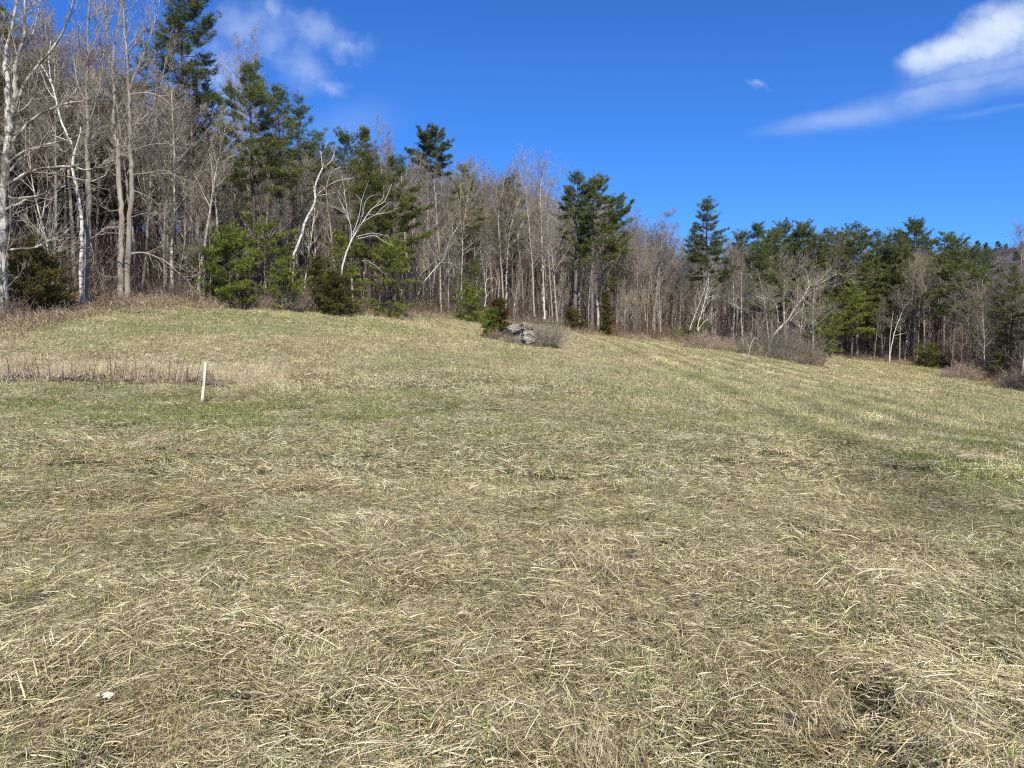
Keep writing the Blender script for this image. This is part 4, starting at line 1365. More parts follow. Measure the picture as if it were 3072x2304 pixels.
# 6 the fan of bleached branches
traced('dead_birch', 'dead bleached tree whose white branches fan out to the right above small pines', 'dead tree', 59,
       [(c2([(735, 1290), (748, 1210), (768, 1145), (796, 1075)]), .10, .08)],
       [(c2(l), a, b) for l, a, b in [
           ([(796, 1075), (850, 990), (900, 920), (962, 882), (1004, 790)], .07, .015), ([(850, 990), (920, 950), (990, 937), (1038, 913)], .045, .012),
           ([(800, 1055), (832, 960), (846, 880), (882, 776)], .05, .012), ([(795, 1070), (782, 985), (742, 930), (670, 900)], .045, .012),
           ([(775, 970), (746, 900), (722, 850), (737, 796)], .04, .012), ([(746, 900), (766, 842), (756, 800)], .025, .01),
           ([(820, 1065), (900, 1046), (960, 1056), (992, 1066)], .04, .012), ([(830, 1075), (912, 1060), (962, 1090), (1014, 1112)], .04, .012),
           ([(900, 920), (958, 862), (962, 798)], .03, .01), ([(852, 960), (866, 882), (900, 852), (942, 840)], .03, .01),
           ([(846, 1190), (880, 1192), (905, 1186)], .02, .008), ([(885, 1196), (925, 1220), (955, 1252)], .025, .008), ([(920, 950), (960, 910), (1000, 880)], .025, .01),
           ([(782, 985), (770, 930), (700, 905)], .02, .008), ([(900, 1046), (930, 1060), (985, 1060)], .015, .006), ([(846, 880), (820, 840)], .015, .006),
           ([(880, 950), (950, 945), (1000, 885)], .02, .008), ([(962, 882), (1000, 884)], .015, .006), ([(800, 1040), (835, 1000), (850, 930), (845, 870)], .03, .01)]],
       'deadwood', 'twig_pale', 6, twigs=1.8, tw_len=0.45, sub=(3, 1))
# 7 middle trees
traced('pale_tree', 'thin pale straight tree with upswept branches left of the boulder', 'tree', 77,
       [(c3([(406, 1290), (408, 1150), (412, 1000), (415, 880), (413, 780), (425, 700), (441, 600), (465, 430), (470, 380)]), .12, .03)],
       [(c3(l), a, b) for l, a, b in [([(413, 785), (396, 650), (402, 500), (382, 400)], .05, .015), ([(425, 700), (470, 600), (520, 480), (530, 420)], .05, .015), ([(415, 920), (470, 880), (520, 870)], .03, .01),
                                      ([(441, 600), (410, 520), (405, 440)], .035, .012)]], 'pale', 'twig_tan', 7, twigs=15, tw_len=1.6)
traced('grey_tree', 'grey forked tree rising directly behind the brush of the boulder', 'tree', 79,
       [(c3([(688, 1330), (682, 1180), (678, 1050), (665, 900), (655, 750), (655, 620), (680, 500), (692, 400)]), .15, .035)],
       [(c3(l), a, b) for l, a, b in [([(655, 700), (620, 560), (610, 470)], .05, .015), ([(655, 620), (640, 500), (650, 400)], .045, .015), ([(678, 1000), (640, 960), (590, 960)], .03, .01)]],
       'smooth', 'twig', 8, twigs=13, tw_len=1.6)
traced('pale_tree', 'pale tree splitting into two steep arms just above the boulder', 'tree', 80,
       [(c3([(706, 1320), (704, 1180), (708, 1040), (716, 900), (730, 760), (760, 650), (790, 560), (835, 480)]), .15, .03)],
       [(c3(l), a, b) for l, a, b in [([(735, 860), (785, 790), (820, 690), (850, 560)], .05, .015), ([(716, 900), (700, 780), (715, 640), (740, 500)], .05, .015), ([(790, 560), (790, 470), (780, 400)], .03, .01)]],
       'pale', 'twig_tan', 9, twigs=13, tw_len=1.5)
traced('grey_tree', 'straight grey tree standing next right of the two-armed pale tree', 'tree', 84,
       [(c3([(892, 1330), (885, 1180), (880, 1000), (866, 850), (855, 700), (841, 560), (836, 400), (826, 265)]), .15, .03)],
       [(c3(l), a, b) for l, a, b in [([(866, 850), (820, 800), (790, 790)], .03, .01), ([(836, 500), (800, 400), (795, 300)], .04, .012), ([(841, 560), (880, 450), (890, 340)], .04, .012)]],
       'smooth', 'twig', 10, twigs=14, tw_len=1.5)
traced('grey_tree', 'tall grey tree with a feathery rounded top between boulder and paired pines', 'tree', 84,
       [(c3([(960, 1340), (955, 1200), (950, 1050), (943, 900), (938, 700), (930, 500), (942, 400), (936, 285)]), .15, .03)],
       [(c3(l), a, b) for l, a, b in [([(938, 640), (1000, 540), (1040, 440), (1050, 380)], .05, .014), ([(930, 520), (900, 420), (905, 330)], .04, .012), ([(932, 480), (970, 400), (985, 330)], .04, .012),
                                      ([(943, 860), (980, 800), (1010, 790)], .03, .01)]], 'bark', 'twig_pink', 12, twigs=17, tw_len=1.6)
traced('dark_tree', 'leaning dark-stemmed tree immediately left of the paired pines', 'tree', 82,
       [(c3([(1010, 1330), (1000, 1150), (990, 1000), (986, 850), (980, 700), (990, 560)]), .12, .03)],
       [(c3(l), a, b) for l, a, b in [([(986, 850), (1020, 760), (1040, 660)], .03, .01)]], 'smooth', 'twig', 13, twigs=10, tw_len=1.4)
traced('snag', 'short bright white snag standing behind the bush by the boulder', 'dead trunk', 74,
       [(c3([(960, 1345), (957, 1290), (956, 1240), (953, 1205)]), .14, .11)], [], 'birch', 'twig_pale', 14, twigs=0.01)
traced('white_birch', 'small white birch leaning far right left of the boulder', 'birch tree', 74,
       [(c3([(120, 1180), (150, 1110), (190, 1060), (240, 1000), (290, 940), (320, 850), (350, 785), (402, 700)]), .09, .03)],
       [(c3(l), a, b) for l, a, b in [([(332, 815), (326, 740), (346, 640)], .035, .012), ([(275, 968), (330, 970), (392, 1005)], .03, .01), ([(350, 785), (350, 720), (370, 640)], .03, .01)]],
       'birch', 'twig_tan', 15, twigs=5, tw_len=0.9)
traced('dead_sapling', 'crooked white dead stems low in the brush left of the boulder', 'dead tree', 72,
       [(c3([(562, 1260), (572, 1190), (566, 1130), (582, 1078), (620, 1070)]), .06, .03)],
       [(c3(l), a, b) for l, a, b in [([(566, 1205), (600, 1160), (640, 1138)], .035, .012), ([(572, 1100), (575, 1000), (580, 900)], .03, .01), ([(566, 1140), (560, 1040), (540, 940)], .03, .01)]],
       'deadwood', 'twig_pale', 16, twigs=2, tw_len=0.5)
# 8 right-hand side
traced('white_birch', 'clump of small bent white birch stems below the pointed pine', 'birch tree', 86,
       [(c4([(498, 1260), (497, 1200), (520, 1130), (546, 1030), (570, 930), (580, 830)]), .10, .03),
        (c4([(430, 1250), (448, 1200), (480, 1120), (520, 1010), (550, 930), (576, 850)]), .08, .025)],
       [(c4(l), a, b) for l, a, b in [([(546, 1030), (600, 930), (655, 876)], .05, .014), ([(556, 1005), (610, 990), (655, 984)], .04, .012), ([(530, 1115), (575, 1040), (632, 990)], .035, .01),
                                      ([(500, 1245), (550, 1180), (600, 1150), (648, 1102)], .04, .012), ([(560, 960), (610, 900), (640, 880)], .03, .01), ([(566, 940), (560, 880), (565, 830)], .03, .01), ([(530, 1090), (545, 1180), (575, 1170)], .03, .01)]],
       'birch', 'twig_pale', 17, twigs=5, tw_len=0.8)
traced('fallen_tree', 'grey tangled tree leaning right over the brush with long bare limbs', 'tree', 78,
       [(c4([(1010, 1440), (1080, 1285), (1180, 1180), (1240, 1080), (1310, 990), (1350, 912), (1430, 870), (1512, 778)]), .15, .03)],
       [(c4(l), a, b) for l, a, b in [([(1350, 918), (1450, 882), (1560, 822), (1610, 832)], .06, .015), ([(1310, 1000), (1400, 940), (1480, 910), (1556, 912)], .05, .014),
                                      ([(1200, 1180), (1280, 1100), (1385, 1085)], .045, .012), ([(1385, 1132), (1430, 1110), (1485, 1110)], .03, .01), ([(1180, 1180), (1150, 1060), (1150, 940), (1160, 800)], .06, .015),
                                      ([(1150, 940), (1120, 800), (1130, 720)], .04, .01), ([(1240, 1080), (1260, 960), (1250, 840), (1280, 720)], .05, .012), ([(1340, 960), (1340, 860), (1310, 780)], .04, .01)]],
       'bark', 'twig', 18, twigs=24, tw_len=1.5)
traced('dead_limb', 'pale broken limb caught high in the brush right of the small birches', 'dead branch', 79,
       [(c4([(1085, 1400), (1110, 1200), (1082, 1036), (1000, 1010), (940, 994)]), .05, .03)], [], 'deadwood', 'twig_pale', 19, twigs=1)
traced('dead_branches', 'low pale arching dead branches at the foot of the tangled tree', 'dead branch', 76,
       [(c4([(880, 1400), (905, 1350), (935, 1310), (960, 1330)]), .04, .02)],
       [(c4(l), a, b) for l, a, b in [([(1210, 1430), (1225, 1380), (1295, 1345)], .03, .01), ([(890, 1390), (860, 1330), (850, 1310)], .025, .01), ([(1110, 1430), (1130, 1400), (1170, 1420)], .025, .01), ([(1000, 1390), (960, 1370), (920, 1300)], .025, .01)]],
       'deadwood', 'twig_pale', 20, twigs=2, tw_len=0.5)
traced('white_birch', 'thin very white birch leaning right at the field edge on the right', 'birch tree', 97,
       [(c5([(683, 1245), (700, 1120), (730, 990), (770, 890), (800, 820), (862, 748)]), .10, .035),
        (c5([(684, 1200), (690, 1050), (705, 920), (714, 850)]), .065, .02)],
       [(c5(l), a, b) for l, a, b in [([(788, 850), (784, 780), (808, 710)], .035, .012), ([(806, 815), (835, 775), (882, 718)], .035, .012), ([(718, 1040), (780, 1025), (852, 1008)], .035, .012), ([(750, 930), (745, 880)], .02, .01)]],
       'birch', 'twig_pale', 21, twigs=2.5, tw_len=0.6)
traced('grey_tree', 'grey tree with fanning upright branches right behind the thin birch', 'tree', 98,
       [(c5([(872, 1190), (875, 1050), (880, 900), (888, 740), (890, 620)]), .16, .05)],
       [(c5(l), a, b) for l, a, b in [([(880, 860), (860, 740), (870, 620), (860, 520)], .06, .015), ([(886, 780), (910, 660), (920, 560), (940, 480)], .06, .015), ([(876, 960), (830, 850), (800, 790)], .04, .012), ([(888, 700), (880, 600), (890, 500)], .05, .012)]],
       'smooth', 'twig_tan', 22, twigs=20, tw_len=1.9)
traced('grey_tree', 'vase-shaped pale grey tree between the thin birch and the dark pine', 'tree', 95,
       [(c5([(950, 1200), (950, 1050), (950, 900), (956, 760), (966, 660)]), .16, .05)],
       [(c5(l), a, b) for l, a, b in [([(950, 880), (1000, 790), (1060, 740), (1130, 700)], .06, .014), ([(955, 800), (1000, 700), (1030, 600), (1050, 540)], .06, .014), ([(955, 780), (930, 680), (935, 580), (920, 490)], .05, .014),
                                      ([(960, 720), (985, 600), (990, 520)], .05, .014), ([(950, 980), (1000, 900), (1080, 790), (1150, 745)], .05, .014)]],
       'smooth', 'twig_tan', 23, twigs=20, tw_len=1.8)
traced('grey_tree', 'broad grey tree with many rising branches at the far right', 'tree', 84,
       [(c5([(1605, 1270), (1590, 1120), (1570, 980), (1560, 850), (1575, 720)]), .17, .05)],
       [(c5(l), a, b) for l, a, b in [([(1570, 980), (1520, 870), (1490, 740), (1480, 620)], .07, .014), ([(1575, 1010), (1630, 880), (1660, 740), (1680, 600)], .06, .014), ([(1560, 860), (1540, 720), (1550, 600), (1530, 520)], .05, .012),
                                      ([(1590, 1100), (1500, 1010), (1440, 960), (1400, 940)], .05, .012), ([(1595, 1150), (1480, 1150), (1400, 1120)], .04, .01), ([(1575, 720), (1600, 600), (1590, 500)], .04, .01), ([(1600, 1180), (1700, 1050), (1760, 900)], .05, .012)]],
       'smooth', 'twig', 24, twigs=24, tw_len=2.0)
traced('grey_tree', 'leaning slim tree with high fine twigs standing alone against the right sky', 'tree', 108,
       [(c5([(1690, 1220), (1700, 1000), (1690, 700), (1695, 450), (1690, 330), (1680, 240)]), .14, .03)],
       [(c5(l), a, b) for l, a, b in [([(1694, 430), (1650, 340), (1625, 290)], .04, .01), ([(1694, 420), (1740, 340), (1760, 260)], .04, .01), ([(1690, 350), (1660, 280), (1650, 240)], .03, .01)]],
       'smooth', 'twig_pink', 25, twigs=13, tw_len=1.6)

# ------------------------------------------------------------------ trees placed by column and top row
def bare_at(px, Y, top, label, seed, spec=None, bark='bark', twig='twig', r=0.14, wide=1.0, name='bare_tree', group=None, cat='bare tree', py=1000):
    """spec: which of the grown kinds (None: picked by seed)"""
    k = [1, 6, 7, 0, 4][seed % 5] if spec is None else spec[seed % len(spec)]
    x = at(px, py, Y)[0]
    o = put_bare(BARE[k], name, x, Y, height_to(px, top, x, Y) + 0.1, label, group, (seed * 2.399) % 6.283, cat, wide=wide)
    for c, m in zip(o_children(o), (bark, twig)):
        c.material_slots[0].link = 'OBJECT'; c.material_slots[0].material = M[m]
    return o

bare_at(735, 74, 85, 'high feathery bare tree whose thin top stands against the cloud', 501, (4, 1), 'smooth', 'twig_pink')
bare_at(795, 78, 150, 'slender pinkish-topped bare tree left of the broad pine summit', 502, (4, 1), 'smooth', 'twig_pink', wide=0.8)
bare_at(1185, 88, 358, 'pinkish bare treetop rising as a dome right of the leaning birch', 503, (4, 1), 'smooth', 'twig_pink')
bare_at(1445, 92, 468, 'pinkish bare tree in the ridge line left above the boulder', 504, None, 'smooth', 'twig_pink', wide=1.1)
bare_at(1480, 94, 466, 'pinkish bare tree on the skyline directly above the boulder bush', 505, None, 'smooth', 'twig_pink')
bare_at(1572, 90, 465, 'tall upswept bare tree breaking the skyline right of the boulder', 506, (4, 1), 'smooth', 'twig_pink', wide=0.9)
bare_at(1410, 88, 480, 'bare pale-twigged tree on the skyline right of the long-limbed pine', 507, None, 'smooth', 'twig_tan')
bare_at(1530, 96, 500, 'lower bare tree filling the skyline gap above the boulder', 508, None, 'smooth', 'twig_pink')
bare_at(1640, 94, 500, 'fine-twigged bare tree reaching the left flank of the paired pines', 509, None, 'smooth', 'twig_pink')
bare_at(1905, 100, 612, 'violet-grey bare tree on the skyline right of the paired pines', 510, None, 'smooth', 'twig_pink', wide=1.2)
bare_at(1955, 102, 615, 'violet-grey rounded bare tree midway between paired pines and pointed pine', 511, None, 'smooth', 'twig_pink', wide=1.2)
bare_at(2020, 103, 655, 'small bare treetop just left of the pointed pine', 512, None, 'smooth', 'twig_pink')
bare_at(1880, 97, 690, 'olive-twigged bare tree tucked under the right side of the paired pines', 513, None, 'bark', 'twig_tan', wide=1.2)
bare_at(1940, 99, 700, 'dense brown bare tree midway along the central woods', 514, None, 'bark', 'twig', wide=1.2)
bare_at(1260, 84, 470, 'tan-leaved bare tree left below the long-limbed pine', 515, None, 'bark', 'oak_leaf', wide=1.1)
bare_at(2400, 94, 830, 'rounded brown tree with dense twigs behind the leaning tangle', 516, (3, 8), 'bark', 'twig', wide=1.4)
bare_at(2310, 90, 800, 'wide brown thicket tree left behind the leaning tangle', 517, (3, 8), 'bark', 'twig', wide=1.5)
bare_at(2440, 84, 790, 'brown tree crowding the right side of the leaning tangle', 518, (3, 8), 'bark', 'twig', wide=1.3)
bare_at(2230, 92, 800, 'brown bushy tree right behind the small birch clump', 519, (3, 8), 'bark', 'twig', wide=1.4)
bare_at(2960, 92, 810, 'rounded grey bare tree left of the broad far-right tree', 520, (3, 7, 6), 'bark', 'twig', wide=1.3)
bare_at(3020, 94, 800, 'rounded grey-brown bare tree behind the broad far-right tree', 521, (3, 7, 6), 'bark', 'twig', wide=1.3)
bare_at(3090, 86, 830, 'bare tree cut by the right picture edge', 522, (3, 7, 6), 'bark', 'twig', wide=1.3)
bare_at(2900, 96, 850, 'grey bare tree between the dark pine and the far-right trees', 523, (3, 7, 6), 'bark', 'twig', wide=1.2)
bare_at(2700, 98, 850, 'low twiggy grey tree left of the thin birch', 533, None, 'smooth', 'twig', wide=1.3)
bare_at(2625, 98, 880, 'short brown tree under the large right-hand pines', 534, None, 'bark', 'twig', wide=1.3)
bare_at(560, 55, 560, 'brown thin-branched tree crowding right of the twin-stemmed tree', 524, (3, 8), 'bark', 'twig', wide=1.2)
bare_at(620, 57, 470, 'many-branched brown tree left of the broad ragged pine', 525, (0, 1, 7), 'bark', 'twig_tan', wide=1.1)
bare_at(500, 54, 420, 'grey-green lichened tree right of the twin-stemmed tree', 526, (0, 1, 7), 'smooth', 'twig_tan', wide=1.0)
bare_at(430, 56, 60, 'tall bare tree with fine crown right behind the twin stems', 527, (0, 1, 7), 'smooth', 'twig_pink', wide=1.0)
bare_at(150, 54, 20, 'bare tree with brownish haze of twigs above the curved birch', 528, (0, 1, 7), 'bark', 'twig_pink', wide=1.2)
bare_at(230, 57, -40, 'tall bare tree rising between pale tree and curved birch', 529, (0, 1, 7), 'bark', 'twig_pink', wide=1.0)
bare_at(620, 64, 60, 'bare tree with dry tan leaves beside the tallest pine', 530, (3, 7, 6), 'bark', 'oak_leaf', wide=0.9)
bare_at(1300, 80, 560, 'grey-brown leafless tree below the long-limbed pine', 531, (0, 1, 7), 'bark', 'twig', wide=1.2)
bare_at(1230, 74, 600, 'drooping grey tree right of the tiered pine', 532, (3, 8), 'bark', 'twig_tan', wide=1.2)

def pine_at(px, Y, top, label, seed, base_py=1000, name='pine_tree', cat='pine tree', group=None, **kw):
    x = at(px, base_py, Y)[0]
    H = height_to(px, top, x, Y) + 0.1
    if Y > 82: kw['nn'] = 5; kw['nw'] = kw.get('nw', 0.022) * 2.4; kw['nl'] = kw.get('nl', 0.17) * 1.3; kw['dens'] = kw.get('dens', 1.0) * 0.85
    else: kw['nn'] = 6; kw['nw'] = kw.get('nw', 0.022) * 1.7; kw['nl'] = kw.get('nl', 0.17) * 1.15
    m = pine('pine', np.random.default_rng(seed), H, **kw)
    return put_pine(m, name, x, Y, H, H, label, group, 0.0, cat)

pine_at(560, 60, -25, 'tallest dark pine, its ragged top touching the upper picture edge', 601, crown0=0.60, width=3.3, style='tall', mat='needle_blue', side=(0.0, 0.25), gap=0.55, dens=1.2)
pine_at(485, 66, 60, 'thin ragged pine just left of the tallest pine', 602, crown0=0.62, width=2.6, style='tall', mat='needle', clear=0.35, dens=0.9)
pine_at(640, 62, 250, 'short-topped dark pine hanging right below the tallest pine', 603, crown0=0.55, width=2.3, style='tall', mat='needle_blue', clear=0.3)
pine_at(768, 58, 186, 'broad ragged pine with a pointed pale-green summit beside the cloud', 604, crown0=0.39, width=2.9, style='tall', mat='needle', gap=0.66, dens=1.1, nl=0.2)
pine_at(845, 61, 258, 'second summit pine leaning on the broad ragged pine', 605, crown0=0.50, width=2.2, style='tall', mat='needle', gap=0.66, dens=1.0, nl=0.2)
pine_at(905, 66, 275, 'narrow pale-tipped pine at the right shoulder of the broad pine', 606, crown0=0.50, width=1.9, style='tall', mat='needle_blue', clear=0.25)
pine_at(960, 70, 395, 'low dark pine on the skyline behind the leaning birch top', 607, crown0=0.6, width=2.0, style='bush', mat='needle', clear=0.3)
pine_at(1040, 72, 405, 'olive pine on the skyline above the bleached white branches', 608, crown0=0.55, width=2.3, style='bush', mat='needle')
pine_at(1105, 68, 388, 'layered pine with pointed top right of the bleached white branches', 609, crown0=0.30, width=3.1, style='cone', mat='needle', gap=0.55, dens=1.2, nl=0.2)
pine_at(1180, 70, 470, 'tiered pine with shelf-like boughs reaching right', 610, crown0=0.28, width=2.6, style='tall', mat='needle', side=(0.0, 0.45), gap=0.85, dens=1.5)
pine_at(1168, 64.5, 730, 'small tiered hemlock-like pine with a dark foot at the field edge', 611, crown0=0.06, width=2.3, style='bush', mat='needle_bright', gap=0.85, dens=1.5, nl=0.13)
pine_at(690, 53.5, 700, 'bushy bright-green young pine at the edge below the broad pine', 612, crown0=0.06, width=2.2, style='bush', mat='needle_bright', gap=0.46, dens=1.8, nl=0.15)
pine_at(625, 54.5, 735, 'smaller soft-green young pine left of the bushy bright one', 613, crown0=0.15, width=1.9, style='bush', mat='needle', gap=0.5, dens=1.2, nl=0.13)
pine_at(800, 57, 690, 'young pine with one wide green shelf of boughs', 614, crown0=0.60, width=2.6, style='flat', mat='needle_bright', gap=0.45, dens=1.5, nl=0.14)
pine_at(850, 56.5, 800, 'low young pine with a bright flat bough below the leaning birch', 615, crown0=0.15, width=1.9, style='bush', mat='needle_bright', gap=0.5, dens=1.4, nl=0.12)
pine_at(1025, 60, 690, 'tiered young pine at the foot of the bleached white branches', 616, crown0=0.12, width=2.2, style='cone', mat='needle_bright', gap=0.75, dens=1.3, nl=0.13)
pine_at(1060, 61.5, 800, 'low bright pine bough cluster right of the rusty cedar', 617, crown0=0.1, width=1.7, style='bush', mat='needle_bright', gap=0.5, dens=1.4, nl=0.12)
pine_at(1298, 88, 400, 'dark tufted pine crowning the skyline with one long limb to the right', 618, crown0=0.76, width=2.7, style='bush', mat='needle_blue', gap=0.33, dens=1.8,
        extra=[[(0, 0, 13.3), (1.2, 0.2, 13.2), (2.4, 0.3, 13.4), (3.6, 0.2, 14.6)], [(0, 0, 12.9), (1.5, -0.2, 12.6), (2.8, -0.3, 12.8), (3.9, -0.3, 13.5)]])
pine_at(1724, 88, 512, 'left one of the paired pines with the shorter rounded top', 620, crown0=0.50, width=2.7, style='tall', mat='needle_blue', gap=0.7, dens=1.6, side=(PI, 0.15), bark='pinebark')
pine_at(1774, 87, 530, 'right one of the paired pines with wide shelves reaching right', 621, crown0=0.45, width=3.6, style='tall', mat='needle', gap=0.75, dens=1.6, side=(0, 0.35), bark='pinebark')
pine_at(1848, 97, 592, 'dull olive pine peeking out right of the paired pines', 622, crown0=0.35, width=2.4, style='bush', mat='needle')
pine_at(2115, 96, 588, 'pointed lone pine with dark cone crown above the small white birches', 623, crown0=0.42, width=4.1, style='cone', mat='needle_blue', gap=0.55, dens=1.3)
pine_at(1420, 76, 780, 'slim dark green pine half hidden in brush left of the boulder', 624, crown0=0.1, width=1.5, style='tall', mat='needle', dens=1.1)
pine_at(1412, 73, 885, 'low spreading dark green pine shrub at the edge left of the boulder', 625, crown0=0.05, width=2.0, style='bush', mat='needle_bright', gap=0.4, dens=1.3, nl=0.13)
pine_at(1300, 76, 900, 'small olive evergreen at the edge right of the tiered pine', 626, crown0=0.1, width=1.4, style='bush', mat='needle', dens=1.1, nl=0.12)
pine_at(1390, 82, 500, 'olive pine hidden among bare treetops left above the boulder', 627, crown0=0.5, width=2.2, style='bush', mat='needle')
pine_at(1540, 92, 540, 'dull green pine top among bare trees right above the boulder', 628, crown0=0.5, width=2.2, style='bush', mat='needle')
for px, top, Y, w, lab, mt, cr in [
        (2268, 668, 108, 3.0, 'blue-green round-topped pine first right of the pointed pine', 'needle_blue', 0.55), (2345, 676, 112, 3.2, 'bushy green pine second right of the pointed pine', 'needle', 0.4),
        (2312, 700, 106, 2.8, 'low green pine wedged between two round-topped pines', 'needle', 0.45), (2408, 673, 108, 3.2, 'notched green pine with two small tips behind the tangled tree', 'needle', 0.4),
        (2440, 715, 106, 2.8, 'bright green pine behind the tangled tree', 'needle', 0.4), (2482, 692, 110, 2.6, 'dark small-topped pine right of the notched pine', 'needle', 0.5),
        (2540, 680, 118, 1.8, 'tiny blue-green pine tip standing above the right-hand pines', 'needle_blue', 0.75), (2575, 692, 102, 3.4, 'large full green pine left in the right-hand pine group', 'needle', 0.20),
        (2625, 694, 103.5, 3.3, 'large full green pine centred in the right-hand pine group', 'needle', 0.22), (2672, 705, 103, 3.2, 'large green pine right in the right-hand pine group', 'needle', 0.22),
        (2735, 672, 110, 3.6, 'broad dark pine with the highest dome on the right', 'needle_blue', 0.45), (2830, 710, 104, 3.0, 'green pine with a pale twiggy top beyond the vase-shaped tree', 'needle', 0.4),
        (2862, 716, 94, 3.8, 'dark tall-stemmed pine leaning over the bramble mound', 'needle', 0.42), (2905, 745, 108, 2.8, 'dark green pine under the far ridge line', 'needle_blue', 0.45),
        (2950, 760, 112, 2.6, 'lowest dark pine right under the far ridge line', 'needle_blue', 0.5), (2790, 720, 112, 2.6, 'green pine between the dome pine and pale twiggy top', 'needle', 0.45),
        (2700, 700, 114, 2.6, 'dark pine filling left beside the highest dome', 'needle_blue', 0.4), (2510, 700, 112, 2.6, 'green pine below the tiny pine tip', 'needle', 0.4),
        (2210, 700, 110, 2.4, 'low green pine right behind the pointed pine', 'needle', 0.4)]:
    pine_at(px, Y, top, lab, 700 + px, crown0=cr, width=w, style='bush' if px % 3 else 'tall', mat=mt, dens=1.0, gap=0.55, bark='pinebark')
pine_at(2555, 98, 850, 'young pine with bright sagging boughs low in the pine group', 631, crown0=0.35, width=2.6, style='tall', mat='needle_bright', dens=1.2)
pine_at(2470, 90, 925, 'small yellow-green layered pine right of the tangled tree', 632, crown0=0.08, width=2.3, style='bush', mat='needle_bright', gap=0.5, dens=1.4, nl=0.12)
pine_at(2495, 92, 880, 'slim layered pine directly behind the small yellow-green one', 633, crown0=0.15, width=1.8, style='tall', mat='needle', gap=0.6)
pine_at(2785, 92, 1042, 'low round green pine shrub right of the thin birch', 634, crown0=0.03, width=1.7, style='bush', mat='needle', gap=0.3, dens=1.6, nl=0.11)
pine_at(2830, 91, 1070, 'olive evergreen shrub touching the left of the bramble mound', 635, crown0=0.03, width=1.2, style='bush', mat='cedar', gap=0.3, dens=1.5, nl=0.1)
pine_at(3005, 80, 1070, 'dark green young pine right behind the bramble mound', 636, crown0=0.03, width=1.5, style='bush', mat='needle', gap=0.3, dens=1.6, nl=0.11)
pine_at(2055, 90, 1005, 'low green evergreen shrub in the brush left of the birch clump', 637, crown0=0.02, width=1.5, style='bush', mat='needle_bright', gap=0.28, dens=1.5, nl=0.1, cat='shrub', name='evergreen_shrub')
pine_at(2100, 88, 970, 'soft green young pine at the foot of the birch clump', 638, crown0=0.05, width=1.6, style='bush', mat='needle', gap=0.35, dens=1.3, nl=0.1)
# cedars
pine_at(95, 40.2, 765, 'rusty olive cedar spreading at the foot of the big pale tree', 640, crown0=0.12, width=1.75, style='bush', mat='cedar', gap=0.20, dens=2.2, nl=0.10, nw=0.022, name='cedar_tree', cat='cedar', clear=0.2)
pine_at(150, 41.0, 820, 'lower rusty cedar close right of the one under the pale tree', 641, crown0=0.10, width=1.3, style='bush', mat='cedar', gap=0.20, dens=2.0, nl=0.10, nw=0.022, name='cedar_tree', cat='cedar', clear=0.2)
pine_at(1498, 59.4, 908, 'upright rusty-brown cedar left of the grey boulder', 642, crown0=0.08, width=0.75, style='bush', mat='cedar_brown', gap=0.14, dens=2.4, nl=0.10, nw=0.022, name='cedar_tree', cat='cedar', clear=0.1)
pine_at(1468, 58.8, 935, 'small yellow-green cedar against the left of the rusty-brown one', 643, crown0=0.10, width=0.65, style='bush', mat='needle_bright', gap=0.14, dens=2.0, nl=0.09, nw=0.02, name='cedar_tree', cat='cedar', clear=0.1)
pine_at(1822, 85, 880, 'slim upright olive cedar right of the feet of the paired pines', 644, crown0=0.06, width=0.75, style='cone', mat='cedar', gap=0.16, dens=2.2, nl=0.1, name='cedar_tree', cat='cedar')
pine_at(1000, 58.5, 830, 'rusty cedar low in front of the bleached white branches', 645, crown0=0.06, width=1.4, style='bush', mat='cedar', gap=0.2, dens=2.0, nl=0.1, name='cedar_tree', cat='cedar')
pine_at(960, 59.5, 790, 'olive cedar left of the low rusty one', 646, crown0=0.1, width=1.3, style='bush', mat='cedar', gap=0.2, dens=1.8, nl=0.1, name='cedar_tree', cat='cedar')
pine_at(1720, 85.5, 940, 'dark cedar in the brush left of the paired pine trunks', 647, crown0=0.05, width=1.5, style='bush', mat='cedar', gap=0.22, dens=1.6, nl=0.1, name='cedar_tree', cat='cedar')

# ------------------------------------------------------------------ brambles and bushes
def bush(px, Y, top, half_w, label, seed, n=150, twig='twig_red', name='bramble_bush', base_py=1000, cat='bush', depth=None):
    rg = np.random.default_rng(seed)
    x = at(px, base_py, Y)[0]
    H = height_to(px, top, x, Y)
    w = half_w / F * Y
    o = thing(name, (x, Y, hz(x, Y) - 0.08), label, cat)
    W = Wood()
    for i in range(n):
        a = rg.uniform(0, 2 * PI); q = math.sqrt(rg.random())
        p = np.array([math.cos(a) * q * w * 0.75, math.sin(a) * q * w * 0.6, 0.0])
        dome = H * math.sqrt(max(0.12, 1 - (q * 0.92) ** 2)) * rg.uniform(0.55, 1.12)
        d = unit(np.array([math.cos(a) * q * 0.5, math.sin(a) * q * 0.5, 1]) + rg.normal(size=3) * 0.22)
        sp = [dict(n=5, w=0.16, up=-0.03, kids=8, **{'from': 0.15}, tap=0.7),
              dict(n=3, w=0.2, up=0.0, kids=3, **{'from': 0.2}, ang=(25, 60), len=(0.22, 0.42), rmin=0.005, rk=0.6, tap=0.6),
              dict(n=1, w=0.1, up=0, kids=0, **{'from': 0.2}, ang=(20, 50), len=(0.4, 0.7), rmin=0.004, rk=0.5, tap=0.5)]
        grow(rg, W, p, d, dome * 1.1, 0.012, 0, sp)
    link('stems', wood_mesh(W, rg, 'stems', M[twig], [0]), o)
    link('twigs', wood_mesh(W, rg, 'twigs', M[twig], [1, 2]), o)
    return o
bush(1638, 57.5, 948, 44, 'grey-brown thorny bush right against the grey boulder', 801, 170, 'twig')
